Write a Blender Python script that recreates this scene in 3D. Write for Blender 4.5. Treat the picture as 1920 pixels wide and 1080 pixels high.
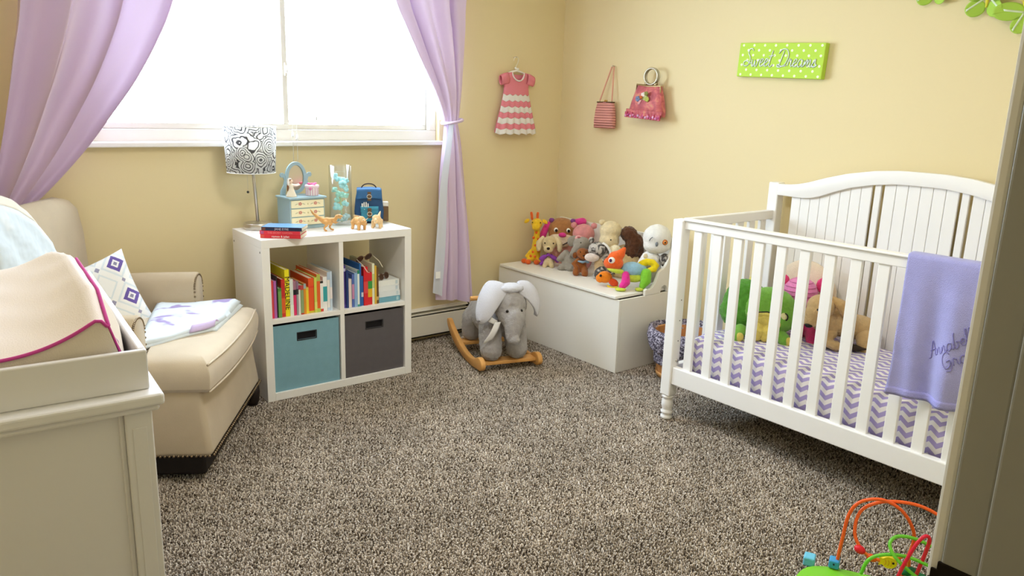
import bpy, bmesh, math, random
import numpy as np
from mathutils import Vector as V, Matrix, Euler, Quaternion, noise
R_ = random.Random(7)
PI = math.pi
sc = bpy.context.scene
COL = sc.collection
for o in list(bpy.data.objects):
    bpy.data.objects.remove(o)

# ------------------------------------------------------------------ camera
CX, CY, CZ = -3.4207, -3.7785, 1.3823
yaw, pitch, roll = 0.6806, 0.2326, 0.0315
f = V((math.sin(yaw) * math.cos(pitch), math.cos(yaw) * math.cos(pitch), -math.sin(pitch)))
r = V((math.cos(yaw), -math.sin(yaw), 0))
u = r.cross(f)
r2 = r * math.cos(roll) + u * math.sin(roll)
u2 = u * math.cos(roll) - r * math.sin(roll)
cam = bpy.data.cameras.new('camera')
cam.sensor_width = 36
cam.lens = 1430.5 / 1920 * 36
cam.clip_start = 0.02
camo = bpy.data.objects.new('camera', cam)
COL.objects.link(camo)
M = Matrix((r2, u2, -f)).transposed().to_4x4()
M.translation = V((CX, CY, CZ))
camo.matrix_world = M
sc.camera = camo

# ------------------------------------------------------------------ light and exposure
sc.view_settings.view_transform = 'Standard'
sc.view_settings.look = 'None'
sc.view_settings.gamma = 1
sc.view_settings.use_curve_mapping = False
sc.view_settings.exposure = EXPO = 0.25
sc.cycles.max_bounces = 10
sc.cycles.diffuse_bounces = 6
sc.cycles.transmission_bounces = 8
sc.cycles.transparent_max_bounces = 16
sc.cycles.sample_clamp_indirect = 8
sc.cycles.use_denoising = True
W = bpy.data.worlds.new('daylight')
sc.world = W
W.use_nodes = True
bg = W.node_tree.nodes['Background']
bg.inputs['Color'].default_value = (0.69, 0.85, 1.0, 1)
bg.inputs['Strength'].default_value = 24.0

def area(name, loc, size, power, color, target=None, rot=None, portal=False):
    l = bpy.data.lights.new(name, 'AREA')
    l.shape = 'RECTANGLE'
    l.size, l.size_y = size
    l.energy = power
    l.color = color
    l.cycles.is_portal = portal
    o = bpy.data.objects.new(name, l)
    COL.objects.link(o)
    o.location = loc
    o.rotation_euler = rot or (0, 0, 0)
    return o
area('window_daylight_portal', (-1.845, 0.13, 1.67), (1.85, 1.0), 1, (1, 1, 1), rot=(-PI / 2, 0, 0), portal=True)
area('added_ceiling_fill', (-2.0, -2.1, 2.33), (0.42, 0.42), 18, (1.0, 0.97, 0.94))  # fill light added at the ceiling to brighten the room
area('added_hall_fill', (-3.0, -4.4, 2.38), (0.3, 0.3), 0.5, (1.0, 0.9, 0.76))  # weak fill added in the unseen hall behind the camera

# ------------------------------------------------------------------ materials
def nt(name):
    m = bpy.data.materials.new(name)
    m.use_nodes = True
    t = m.node_tree
    return m, t, t.nodes['Principled BSDF']
def srgb(h):
    if isinstance(h, str):
        h = h.lstrip('#')
        c = [int(h[i:i + 2], 16) / 255 for i in (0, 2, 4)]
    else:
        c = h
    return tuple(((x / 12.92) if x <= 0.04045 else ((x + 0.055) / 1.055) ** 2.4) for x in c) + (1,)
def N(t, kind, **kw):
    n = t.nodes.new('ShaderNode' + kind)
    for k, v in kw.items():
        if hasattr(n, k) and k not in n.inputs:
            setattr(n, k, v)
        else:
            n.inputs[k].default_value = v
    return n
def coords(t, space='Object'):
    return N(t, 'TexCoord').outputs[space]
def mat(name, col, rough=0.6, bump=0, bscale=200, var=0, vscale=30, sheen=0, metal=0, spec=0.3, space='Object', transl=0):
    m, t, b = nt(name)
    c = srgb(col)
    b.inputs['Base Color'].default_value = c
    b.inputs['Roughness'].default_value = rough
    b.inputs['Metallic'].default_value = metal
    b.inputs['Specular IOR Level'].default_value = spec
    if sheen:
        b.inputs['Sheen Weight'].default_value = sheen
        b.inputs['Sheen Roughness'].default_value = 0.5
    co = coords(t, space)
    if var:
        n = N(t, 'TexNoise', Scale=vscale, Detail=4)
        t.links.new(co, n.inputs['Vector'])
        h = N(t, 'HueSaturation')
        h.inputs['Color'].default_value = c
        mr = N(t, 'MapRange')
        mr.inputs['From Min'].default_value = 0.3
        mr.inputs['From Max'].default_value = 0.7
        mr.inputs['To Min'].default_value = 1 - var
        mr.inputs['To Max'].default_value = 1 + var
        t.links.new(n.outputs['Fac'], mr.inputs['Value'])
        t.links.new(mr.outputs[0], h.inputs['Value'])
        t.links.new(h.outputs[0], b.inputs['Base Color'])
    if bump:
        n = N(t, 'TexNoise', Scale=bscale, Detail=3)
        t.links.new(co, n.inputs['Vector'])
        bp = N(t, 'Bump', Strength=bump, Distance=0.004)
        t.links.new(n.outputs['Fac'], bp.inputs['Height'])
        t.links.new(bp.outputs[0], b.inputs['Normal'])
    if transl:
        tr = N(t, 'BsdfTranslucent')
        tr.inputs['Color'].default_value = c
        mx = N(t, 'MixShader', Fac=transl)
        t.links.new(b.outputs[0], mx.inputs[1])
        t.links.new(tr.outputs[0], mx.inputs[2])
        t.links.new(mx.outputs[0], t.nodes['Material Output'].inputs['Surface'])
    return m
MC = {}
def cm(col, rough=0.6, **k):
    key = (col, rough) + tuple(sorted(k.items()))
    if key not in MC:
        MC[key] = mat('paint_' + str(col).strip('#'), col, rough, **k)
    return MC[key]
def plush(col, var=0.1, vs=60):
    return cm(col, 0.95, bump=0.9, bscale=260, var=var, vscale=vs, sheen=0.25, spec=0.05)
def fabric(col, var=0.05):
    return cm(col, 0.9, bump=0.25, bscale=500, var=var, vscale=25, sheen=0.1, spec=0.1)

# ------------------------------------------------------------------ geometry helpers
def xform(loc=(0, 0, 0), rot=(0, 0, 0)):
    return Matrix.Translation(V(loc)) @ Euler(rot).to_matrix().to_4x4()
def box(bm, lo, hi, mt=None):
    vs = [V((x, y, z)) for z in (lo[2], hi[2]) for y in (lo[1], hi[1]) for x in (lo[0], hi[0])]
    if mt: vs = [mt @ v for v in vs]
    v = [bm.verts.new(p) for p in vs]
    for q in ((0, 2, 3, 1), (4, 5, 7, 6), (0, 1, 5, 4), (2, 6, 7, 3), (0, 4, 6, 2), (1, 3, 7, 5)):
        bm.faces.new([v[i] for i in q])
def frame_from(d):
    d = d.normalized()
    a = V((0, 0, 1)) if abs(d.z) < 0.9 else V((1, 0, 0))
    x = d.cross(a).normalized()
    return x, d.cross(x).normalized()
def loft(bm, rings, cap=True, closed=False):
    vr = [[bm.verts.new(p) for p in rg] for rg in rings]
    n = len(vr[0])
    pairs = list(zip(vr[:-1], vr[1:]))
    if closed: pairs.append((vr[-1], vr[0]))
    for a, b in pairs:
        for i in range(n):
            j = (i + 1) % n
            bm.faces.new((a[i], a[j], b[j], b[i]))
    if cap and not closed:
        bm.faces.new(list(reversed(vr[0])))
        bm.faces.new(vr[-1])
def tube(bm, pts, rad, n=8, closed=False, cap=True):
    pts = [V(p) for p in pts]
    rings = []
    prev = None
    m = len(pts)
    for i, p in enumerate(pts):
        if closed: d = pts[(i + 1) % m] - pts[i - 1]
        else: d = pts[min(i + 1, m - 1)] - pts[max(i - 1, 0)]
        if d.length < 1e-9: d = V((0, 0, 1))
        d.normalize()
        if prev is None: x, _ = frame_from(d)
        else:
            x = prev - d * prev.dot(d)
            x = x.normalized() if x.length > 1e-6 else frame_from(d)[0]
        prev = x
        y = d.cross(x)
        rr = rad[i] if isinstance(rad, (list, tuple)) else rad
        rings.append([p + (x * math.cos(2 * PI * k / n) + y * math.sin(2 * PI * k / n)) * rr for k in range(n)])
    loft(bm, rings, cap, closed)
def cyl(bm, p1, p2, r1, r2=None, n=16):
    tube(bm, [p1, p2], [r1, r1 if r2 is None else r2], n)
def lathe(bm, prof, n=24, c=(0, 0, 0), mt=None, cap=True):
    rings = []
    for rr, z in prof:
        rg = [V((c[0] + rr * math.cos(2 * PI * k / n), c[1] + rr * math.sin(2 * PI * k / n), c[2] + z)) for k in range(n)]
        rings.append([mt @ p for p in rg] if mt else rg)
    loft(bm, rings, cap)
def ell(bm, c, rad, rot=(0, 0, 0), n=12, m=8):
    mt = xform(c, rot)
    rad = (rad,) * 3 if isinstance(rad, (int, float)) else rad
    top = bm.verts.new(mt @ V((0, 0, rad[2])))
    bot = bm.verts.new(mt @ V((0, 0, -rad[2])))
    rs = []
    for j in range(1, m):
        th = PI * j / m
        rs.append([bm.verts.new(mt @ V((rad[0] * math.sin(th) * math.cos(2 * PI * k / n), rad[1] * math.sin(th) * math.sin(2 * PI * k / n), rad[2] * math.cos(th)))) for k in range(n)])
    for k in range(n):
        l = (k + 1) % n
        bm.faces.new((top, rs[0][k], rs[0][l]))
        bm.faces.new((bot, rs[-1][l], rs[-1][k]))
        for a, b in zip(rs[:-1], rs[1:]):
            bm.faces.new((a[k], b[k], b[l], a[l]))
def prism(bm, outline, d, mt=None):
    """outline: 2-D points (CCW) in local XY, extruded along +Z by d; mt places it."""
    mt = mt or Matrix()
    a = [bm.verts.new(mt @ V((p[0], p[1], 0))) for p in outline]
    b = [bm.verts.new(mt @ V((p[0], p[1], d))) for p in outline]
    n = len(a)
    bm.faces.new(list(reversed(a)))
    bm.faces.new(b)
    for i in range(n):
        j = (i + 1) % n
        bm.faces.new((a[i], a[j], b[j], b[i]))
def grid(bm, fn, nu, nv, uv=True, closed=False):
    vs = [[bm.verts.new(fn(i / nu, j / nv)) for j in range(nv + 1)] for i in range(nu + (0 if closed else 1))]
    lay = bm.loops.layers.uv.verify() if uv else None
    for i in range(nu):
        for j in range(nv):
            i2 = (i + 1) % len(vs)
            fc = bm.faces.new((vs[i][j], vs[i2][j], vs[i2][j + 1], vs[i][j + 1]))
            if lay:
                for lp, (a, b) in zip(fc.loops, ((i, j), (i + 1, j), (i + 1, j + 1), (i, j + 1))):
                    lp[lay].uv = (a / nu, b / nv)
def catmull(pts, k=8, closed=False):
    pts = [V(p) for p in pts]
    n = len(pts)
    out = []
    for i in range(n if closed else n - 1):
        if closed: a, b, c, d = pts[i - 1], pts[i], pts[(i + 1) % n], pts[(i + 2) % n]
        else: a, b, c, d = pts[max(i - 1, 0)], pts[i], pts[i + 1], pts[min(i + 2, n - 1)]
        for s in range(k):
            t = s / k
            out.append(0.5 * ((2 * b) + (c - a) * t + (2 * a - 5 * b + 4 * c - d) * t * t + (3 * b - a - 3 * c + d) * t ** 3))
    if not closed: out.append(pts[-1])
    return out

# ------------------------------------------------------------------ object helpers
def tag(o, label=None, cat=None, group=None, kind=None):
    for k, v in (('label', label), ('category', cat), ('group', group), ('kind', kind)):
        if v: o[k] = v
    return o
def thing(name, label, cat, loc=(0, 0, 0), rz=0, group=None):
    o = bpy.data.objects.new(name, None)
    COL.objects.link(o)
    o.empty_display_size = 0.05
    o.location = loc
    o.rotation_euler = (0, 0, rz) if isinstance(rz, (int, float)) else rz
    return tag(o, label, cat, group)
BAKE = []
def obj(name, bm, m, parent=None, smooth=False, bevel=0, segs=2, sub=0, solid=0, voxel=0, sm=4, fuzz=0, loc=(0, 0, 0), rot=(0, 0, 0), label=None, kind=None, angle=None):
    me = bpy.data.meshes.new(name)
    bmesh.ops.recalc_face_normals(bm, faces=bm.faces)
    bm.to_mesh(me)
    bm.free()
    o = bpy.data.objects.new(name, me)
    COL.objects.link(o)
    for x in (m if isinstance(m, (list, tuple)) else (m,)):
        me.materials.append(x)
    if smooth or voxel:
        for p in me.polygons: p.use_smooth = True
    o.location = loc
    o.rotation_euler = rot
    if parent: o.parent = parent
    if solid:
        md = o.modifiers.new('solid', 'SOLIDIFY'); md.thickness = solid; md.offset = 0
    if voxel:
        md = o.modifiers.new('remesh', 'REMESH'); md.mode = 'VOXEL'; md.voxel_size = voxel; md.use_smooth_shade = True
        md = o.modifiers.new('smooth', 'SMOOTH'); md.iterations = sm; md.factor = 0.5
        if fuzz:
            md = o.modifiers.new('fuzz', 'DISPLACE'); md.texture = FUZZ; md.strength = fuzz; md.mid_level = 0.5
    if bevel:
        md = o.modifiers.new('bevel', 'BEVEL'); md.width = bevel; md.segments = segs; md.limit_method = 'ANGLE'; md.angle_limit = math.radians(angle or 40)
    if sub:
        md = o.modifiers.new('sub', 'SUBSURF'); md.levels = md.render_levels = sub
    if bevel or voxel or sub or solid: BAKE.append(o)
    if label: o['label'] = label
    if kind: o['kind'] = kind
    return o
FUZZ = bpy.data.textures.new('fuzz', 'CLOUDS')
FUZZ.noise_scale = 0.012
def bm_(): return bmesh.new()
def pbox(name, lo, hi, m, parent=None, bevel=0.003, **k):
    b = bm_(); box(b, lo, hi); return obj(name, b, m, parent, bevel=bevel, **k)
def struct(name, bm, m, parent=None, **k):
    o = obj(name, bm, m, parent, **k)
    o['kind'] = 'structure'
    return o
def sbox(name, lo, hi, m, parent=None, **k):
    b = bm_(); box(b, lo, hi); return struct(name, b, m, parent, **k)
def blob(name, shapes, m, parent=None, vox=0.006, sm=4, fuzz=0.003, **k):
    """one continuous soft body out of ellipsoids ('e', centre, radii[, rot]) and tapered limbs ('c', points, radii)"""
    b = bm_()
    for s in shapes:
        if s[0] == 'e': ell(b, s[1], s[2], s[3] if len(s) > 3 else (0, 0, 0), 16, 12)
        else:
            pts, rad = s[1], s[2]
            if not isinstance(rad, (list, tuple)): rad = [rad] * len(pts)
            tube(b, pts, list(rad), 12)
            ell(b, pts[0], rad[0]); ell(b, pts[-1], rad[-1])
    return obj(name, b, m, parent, voxel=vox, sm=sm, fuzz=fuzz, **k)
def dup(o, parent=None):
    c = o.copy(); COL.objects.link(c)
    if parent: c.parent = parent
    for ch in o.children: dup(ch, c)
    return c
def bake():
    dg = bpy.context.evaluated_depsgraph_get()
    dg.update()
    done = {}
    for o in BAKE:
        me = bpy.data.meshes.new_from_object(o.evaluated_get(dg), depsgraph=dg)
        done[o] = me
    for o, me in done.items():
        me.name = o.data.name
        o.modifiers.clear()
        o.data = me
def text3d(name, s, size, m, parent, loc, rot, depth=0.0006, align='CENTER', label=None):
    c = bpy.data.curves.new(name, 'FONT')
    c.body = s; c.size = size; c.align_x = align; c.align_y = 'CENTER'; c.extrude = depth; c.resolution_u = 2
    o = bpy.data.objects.new(name, c)
    COL.objects.link(o)
    c.materials.append(m)
    o.location = loc; o.rotation_euler = rot; o.parent = parent
    if label: o['label'] = label
    TEXTS.append(o)
    return o
TEXTS = []
# ------------------------------------------------------------------ the room
XL, YF, H = -3.68, -3.5, 2.44
m_wall = mat('cream_wall_paint', '#E6D5A9', 0.75, bump=0.12, bscale=420, spec=0.2)
m_ceil = mat('ceiling_paint', '#F3F0E8', 0.9)
m_trim = mat('white_gloss_paint', '#F1EEE9', 0.35, spec=0.4)
m_vinyl = mat('white_window_vinyl', '#D2CBBF', 0.35, spec=0.4)
m_jamb = mat('jamb_paint_shaded', '#A2A098', 0.45)  # darker than the white trim: the doorway's shade is put into this colour
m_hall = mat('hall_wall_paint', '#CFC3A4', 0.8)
WX0, WX1, WZ0, WZ1 = -2.735, -0.94, 1.178, 2.10
b = bm_()
box(b, (XL - .12, 0, -.1), (WX0, .16, H)); box(b, (WX1, 0, -.1), (.12, .16, H))
box(b, (WX0, 0, -.1), (WX1, .16, WZ0)); box(b, (WX0, 0, WZ1), (WX1, .16, H))
struct('wall_back', b, m_wall)
sbox('wall_right', (0, YF - .12, -.1), (.12, 0, H), m_wall)
sbox('wall_left', (XL - .12, -4.9, -.1), (XL, 0, H), m_wall)
b = bm_()
DX0, DX1 = -3.43, -2.583
box(b, (XL, YF - .12, -.1), (DX0 - .02, YF, H)); box(b, (DX1 + .02, YF - .12, -.1), (0, YF, H))
box(b, (DX0 - .02, YF - .12, 2.06), (DX1 + .02, YF, H))
struct('wall_front', b, m_wall)
sbox('ceiling', (XL - .12, -4.9, H), (.12, .16, H + .1), m_ceil)
b = bm_()
box(b, (XL, -4.9, 0), (-1.2, -4.78, H)); box(b, (-1.32, -4.78, 0), (-1.2, YF - .12, H))
struct('wall_hall', b, m_hall)

# carpet: a backing with woven colour, and the pile itself as one stuff object
m_carp, t, bb = nt('carpet_yarn')
bb.inputs['Roughness'].default_value = 1.0
bb.inputs['Specular IOR Level'].default_value = 0.02
at = N(t, 'Attribute', attribute_name='tone')
cr = N(t, 'ValToRGB')
el = cr.color_ramp.elements
el[0].position = 0.0; el[0].color = srgb('#4E4339')
el[1].position = 1.0; el[1].color = srgb('#EADFD1')
for p_, c_ in ((0.25, '#857767'), (0.55, '#B6A899'), (0.8, '#D6C9BA')):
    e_ = el.new(p_); e_.color = srgb(c_)
t.links.new(at.outputs['Fac'], cr.inputs['Fac'])
geo = N(t, 'NewGeometry')
nz = N(t, 'TexNoise', Scale=3.2, Detail=3, Roughness=0.6)
t.links.new(geo.outputs['Position'], nz.inputs['Vector'])
mr = N(t, 'MapRange'); mr.inputs['From Min'].default_value = .35; mr.inputs['From Max'].default_value = .65
mr.inputs['To Min'].default_value = .88; mr.inputs['To Max'].default_value = 1.12
t.links.new(nz.outputs['Fac'], mr.inputs['Value'])
hs = N(t, 'HueSaturation')
t.links.new(cr.outputs[0], hs.inputs['Color']); t.links.new(mr.outputs[0], hs.inputs['Value'])
t.links.new(hs.outputs[0], bb.inputs['Base Color'])
m_back = mat('carpet_backing', '#7A6E62', 1.0, spec=0.02)
sbox('floor', (XL, -4.9, -.1), (0, 0, -.012), m_back)

def tuft_patch(side=0.125, pitch=0.0056):
    b = bm_()
    lay = b.faces.layers.float.new('tone')
    n = int(side / pitch)
    rr = random.Random(3)
    for i in range(n):
        for j in range(n):
            x = (i + .5 + rr.uniform(-.45, .45)) * pitch - side / 2
            y = (j + .5 + rr.uniform(-.45, .45)) * pitch - side / 2
            a = rr.uniform(0, 2 * PI); ln = rr.uniform(.0, .0045); h = rr.uniform(.0085, .0145); w = rr.uniform(.0022, .0036)
            tp = V((x + math.cos(a) * ln, y + math.sin(a) * ln, h - .012))
            v1 = [b.verts.new((x + math.cos(a + k * 2 * PI / 3) * w * .8, y + math.sin(a + k * 2 * PI / 3) * w * .8, -.012)) for k in range(3)]
            v2 = [b.verts.new(tp + V((math.cos(a + .6 + k * 2 * PI / 3) * w, math.sin(a + .6 + k * 2 * PI / 3) * w, -.0015))) for k in range(3)]
            ap = b.verts.new(tp + V((rr.uniform(-.002, .002), rr.uniform(-.002, .002), .0008)))
            tone = min(1, max(0, rr.gauss(.50, .27)))
            for k in range(3):
                l = (k + 1) % 3
                for fc in (b.faces.new((v1[k], v1[l], v2[l], v2[k])), b.faces.new((v2[k], v2[l], ap))):
                    fc[lay] = tone
    me = bpy.data.meshes.new('carpet_tufts')
    b.to_mesh(me); b.free()
    me.materials.append(m_carp)
    for p in me.polygons: p.use_smooth = True
    o = bpy.data.objects.new('carpet_tufts', me)
    return o
def carpet():
    side = 0.125
    src = tuft_patch(side)
    ps, rot = [], []
    rr = random.Random(5)
    x = XL + side / 2
    pts = []
    while x < -side / 2 + .03:
        y = -side / 2
        while y > -3.55:
            pts.append((min(x, -side / 2), y, 0)); y -= side
        x += side
    me = bpy.data.meshes.new('carpet_pile')
    me.from_pydata(pts, [], [])
    o = bpy.data.objects.new('carpet_pile', me)
    COL.objects.link(o)
    ng = bpy.data.node_groups.new('carpet_pile', 'GeometryNodeTree')
    ng.interface.new_socket('Geometry', in_out='INPUT', socket_type='NodeSocketGeometry')
    ng.interface.new_socket('Geometry', in_out='OUTPUT', socket_type='NodeSocketGeometry')
    gi = ng.nodes.new('NodeGroupInput'); go = ng.nodes.new('NodeGroupOutput')
    ip = ng.nodes.new('GeometryNodeInstanceOnPoints')
    oi = ng.nodes.new('GeometryNodeObjectInfo'); oi.inputs['Object'].default_value = src
    rv = ng.nodes.new('FunctionNodeRandomValue'); rv.data_type = 'INT'
    rv.inputs[4].default_value = 0; rv.inputs[5].default_value = 3
    mu = ng.nodes.new('ShaderNodeMath'); mu.operation = 'MULTIPLY'; mu.inputs[1].default_value = PI / 2
    cx = ng.nodes.new('ShaderNodeCombineXYZ')
    er = ng.nodes.new('FunctionNodeEulerToRotation')
    L = ng.links.new
    L(rv.outputs[2], mu.inputs[0]); L(mu.outputs[0], cx.inputs['Z']); L(cx.outputs[0], er.inputs[0])
    L(gi.outputs[0], ip.inputs['Points']); L(oi.outputs['Geometry'], ip.inputs['Instance']); L(er.outputs[0], ip.inputs['Rotation'])
    L(ip.outputs[0], go.inputs[0])
    md = o.modifiers.new('pile', 'NODES'); md.node_group = ng
    tag(o, 'speckled brown-grey cut pile carpet covering the whole floor', 'carpet', kind='stuff')
carpet()

# window: fixed frame, two sashes side by side, glass, latch
b = bm_()
fy0, fy1 = .035, .105
fw = .045
box(b, (WX0, fy0, WZ0), (WX1, fy1, WZ0 + .058)); box(b, (WX0, fy0, WZ1 - fw), (WX1, fy1, WZ1))
box(b, (WX0, fy0, WZ0 + .058), (WX0 + fw, fy1, WZ1 - fw)); box(b, (WX1 - fw, fy0, WZ0 + .058), (WX1, fy1, WZ1 - fw))
win = struct('window_1', b, m_vinyl, bevel=.004)
def sash(x0, x1, y0, y1, w, label=None):
    z0, z1 = WZ0 + .058, WZ1 - fw
    b = bm_()
    box(b, (x0, y0, z0), (x1, y1, z0 + w)); box(b, (x0, y0, z1 - w), (x1, y1, z1))
    box(b, (x0, y0, z0 + w), (x0 + w, y1, z1 - w)); box(b, (x1 - w, y0, z0 + w), (x1, y1, z1 - w))
    s = struct('sash', b, m_vinyl, win, bevel=.003)
    g, t, bs = nt('window_glass')
    t.nodes.remove(bs)
    gl = N(t, 'BsdfGlossy', Roughness=0.02); tp = N(t, 'BsdfTransparent'); fr = N(t, "LayerWeight", Blend=.12)
    mx = N(t, 'MixShader')
    t.links.new(fr.outputs["Facing"], mx.inputs[0]); t.links.new(tp.outputs[0], mx.inputs[1]); t.links.new(gl.outputs[0], mx.inputs[2])
    t.links.new(mx.outputs[0], t.nodes['Material Output'].inputs['Surface'])
    sbox('glass_pane', (x0 + w, (y0 + y1) / 2 - .002, z0 + w), (x1 - w, (y0 + y1) / 2 + .002, z1 - w), g, s)
sash(WX0 + fw, -1.825, .04, .068, .028)
sash(-1.838, WX1 - fw, .072, .1, .026)
b = bm_()
box(b, (-1.842, .030, 1.50), (-1.826, .041, 1.565)); box(b, (-1.838, .018, 1.515), (-1.830, .032, 1.55))
struct('latch', b, m_vinyl, win, bevel=.003)
b = bm_()
tube(b, [(-1.70, -.008, 2.08), (-1.698, -.01, 1.30)], .0022, 6)
cyl(b, (-1.698, -.01, 1.30), (-1.698, -.01, 1.285), .0035)
bl = thing('window_blind', 'raised window blind with headrail, tilt wand and white cords at the window', 'blind')
obj('tilt_wand', b, cm('#8F877A', .4), bl, smooth=True)
b = bm_()
box(b, (WX0 + .02, -.012, 2.07), (WX1 - .02, .03, 2.098))
obj('headrail', b, m_trim, bl, bevel=.003)
for i, (x, z) in enumerate(((-1.846, 1.218), (-1.824, 1.205))):
    b = bm_()
    tube(b, [(x, -.045, 2.07), (x + .001, -.05, 1.6), (x, -.05, 1.0 - .08 * i)], .0013, 5)
    cd = obj('cord', b, cm('#F4F2EC', .6), bl, smooth=True)
    b = bm_()
    lathe(b, [(.001, .012), (.004, .008), (.006, -.004), (.0065, -.012), (.001, -.014)], 12, (x, -.05, z))
    obj('tassel', b, cm('#FFFFFF', .4), cd, smooth=True)
# window sill and its apron
b = bm_()
box(b, (WX0 - .055, -.045, 1.157), (WX1 + .02, .04, 1.18))
struct('trim_1', b, m_trim, bevel=.005, segs=3)
# door jamb with rebate, stop, casing and strike plate
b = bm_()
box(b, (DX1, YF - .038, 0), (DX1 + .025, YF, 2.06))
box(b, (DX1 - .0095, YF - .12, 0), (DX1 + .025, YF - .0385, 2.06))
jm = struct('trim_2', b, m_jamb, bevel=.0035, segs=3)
b = bm_()
box(b, (DX1 + .004, YF, 0), (DX1 + .07, YF + .014, 2.1))
struct('door_casing', b, m_trim, jm, bevel=.004)
b = bm_()
box(b, (DX1 - .002, YF - .036, .862), (DX1 + .002, YF + .002, .915))
# the lip curls out past the edge into the room
tube(b, [(DX1, YF, .89), (DX1 + .001, YF + .006, .89), (DX1 + .004, YF + .011, .89)], .0018, 6)
box(b, (DX1 - .002, YF, .873), (DX1 + .001, YF + .008, .905))
struct('strike_plate', b, cm('#1E1712', .35, metal=.7), jm, bevel=.001)
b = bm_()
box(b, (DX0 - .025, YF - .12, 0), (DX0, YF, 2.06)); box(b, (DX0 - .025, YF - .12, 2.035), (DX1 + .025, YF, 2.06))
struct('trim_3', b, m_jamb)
# skirting on the right wall between chest and front wall
sbox('baseboard_right', (-.014, YF, 0), (0, -1.11, .09), m_trim, bevel=.003)
sbox('baseboard_left', (XL, YF, 0), (XL + .014, 0, .09), m_trim, bevel=.003)

# lamp fixtures added out of view to carry the fill lights
cl = thing('ceiling_fill_fixture', 'added flush square fill lamp in the middle of the ceiling', 'ceiling lamp', (-2.0, -2.1, H))
pbox('mounting_plate', (-.25, -.25, -.03), (.25, .25, 0), m_trim, cl)
hl = thing('hall_fill_fixture', 'added small square fill lamp on the hall ceiling outside the door', 'ceiling lamp', (-3.0, -4.4, H))
pbox('mounting_plate', (-.18, -.18, -.02), (.18, .18, 0), m_trim, hl)

# baseboard heater under the window
m_heat = mat('heater_enamel', '#E6E0D2', 0.4)
m_dark = mat('dark_gap', '#17130F', 0.8)
ht = thing('baseboard_heater', 'cream baseboard heater with a dark slot running under the window', 'heater', (0, 0, 0))
hx0, hx1 = -3.6, -.735
b = bm_()
prism(b, [(0, .03), (0, .195), (-.012, .195), (-.03, .188), (-.034, .183), (-.008, .175), (-.004, .03)], hx1 - hx0, Matrix(((0, 0, 1, hx0), (1, 0, 0, 0), (0, 1, 0, 0), (0, 0, 0, 1))))
obj('back_cover', b, m_heat, ht)
b = bm_()
box(b, (hx0, -.066, .040), (hx1, -.062, .158)); box(b, (hx0, -.066, .156), (hx1, -.055, .160))
obj('front_panel', b, m_heat, ht, bevel=.002)
b = bm_(); box(b, (hx0 + .002, -.05, .168), (hx1 - .002, -.046, .174)); obj('damper_blade', b, m_heat, ht)
b = bm_(); box(b, (hx0 + .002, -.056, .03), (hx1 - .004, -.005, .15)); obj('fin_core', b, m_dark, ht)
b = bm_()
prism(b, [(0, 0), (0, .196), (-.03, .192), (-.068, .165), (-.068, 0)], .005, Matrix(((0, 0, 1, hx1), (1, 0, 0, 0), (0, 1, 0, 0), (0, 0, 0, 1))))
obj('end_cap', b, m_dark, ht)
# ------------------------------------------------------------------ curtains
def interp(tab, z):
    """tab: list of (x, z) from the top down"""
    for (x0, z0), (x1, z1) in zip(tab[:-1], tab[1:]):
        if z <= z0 and z >= z1:
            t = (z0 - z) / (z0 - z1) if z0 != z1 else 0
            return x0 + (x1 - x0) * t
    return tab[0][0] if z > tab[0][1] else tab[-1][0]
def smooth_tab(tab):
    return [(p.x, p.y) for p in catmull([(a, b, 0) for a, b in tab], 6)]
m_curt = mat('lilac_curtain', '#DBC6DF', 0.85, bump=0.15, bscale=600, sheen=0.15, spec=0.1, transl=0.03)
m_lin = mat('pale_curtain_lining', '#DDE2F0', 0.85, sheen=0.1, spec=0.1, transl=0.15)
def curtain_sheet(outer, inner, ztop, zout, zin, nfold, amp, pinch, y0=-.1, seed=0, sk=0.0, skin=(0, 1), nu=90, nv=70, pw=.035):
    """cloth between two edge lines; folds run along it and tighten at the tie height"""
    outer, inner = smooth_tab(outer), smooth_tab(inner)
    rr = random.Random(seed)
    ph = [rr.uniform(0, 2 * PI) for _ in range(4)]
    b = bm_()
    def fn(a, v):
        a = skin[0] + (skin[1] - skin[0]) * a
        zo = ztop + (zout - ztop) * v
        zi = ztop + (zin - ztop) * v
        z = zo + (zi - zo) * a
        xo, xi = interp(outer, zo), interp(inner, zi)
        s = a + sk * math.sin(PI * a) * math.sin(PI * v) * .3
        w = abs(xi - xo)
        k = min(1, abs(z - pinch) / .5)
        aw = amp * (0.35 + 0.65 * k) * min(1, w / .16)
        g = a * nfold * 2 * PI
        fold = math.sin(g + ph[0]) * .6 + .3 * math.sin(g * 1.7 + ph[1] + 2.2 * v) + .25 * math.sin(g * .45 + ph[2])
        crv = .22 * w * math.sin(PI * a) * (1 - k) * .5
        x = xo + (xi - xo) * s + .35 * aw * math.cos(g + ph[0])
        return V((x, y0 - aw * fold - crv, z))
    grid(b, fn, nu, nv)
    return b
rod = thing('curtain_rod', 'curtain rod across the top of the window', 'curtain rod', (0, 0, 2.27))
b = bm_(); cyl(b, (-3.25, -.1, 0), (-.55, -.1, 0), .012); obj('pole', b, cm('#D8D4CC', .4, metal=.6), rod, smooth=True)
for x in (-3.15, -.65):
    b = bm_(); cyl(b, (x, 0, 0), (x, -.1, 0), .008); obj('bracket', b, cm('#D8D4CC', .4, metal=.6), rod, smooth=True)
Ro = [(-.80, 2.26), (-.849, 1.951), (-.853, 1.782), (-.86, 1.581), (-.871, 1.376), (-.879, 1.293)]
Ri = [(-1.40, 2.26), (-1.272, 1.907), (-1.208, 1.78), (-1.124, 1.623), (-1.038, 1.472), (-.985, 1.359), (-.968, 1.293)]
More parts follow.
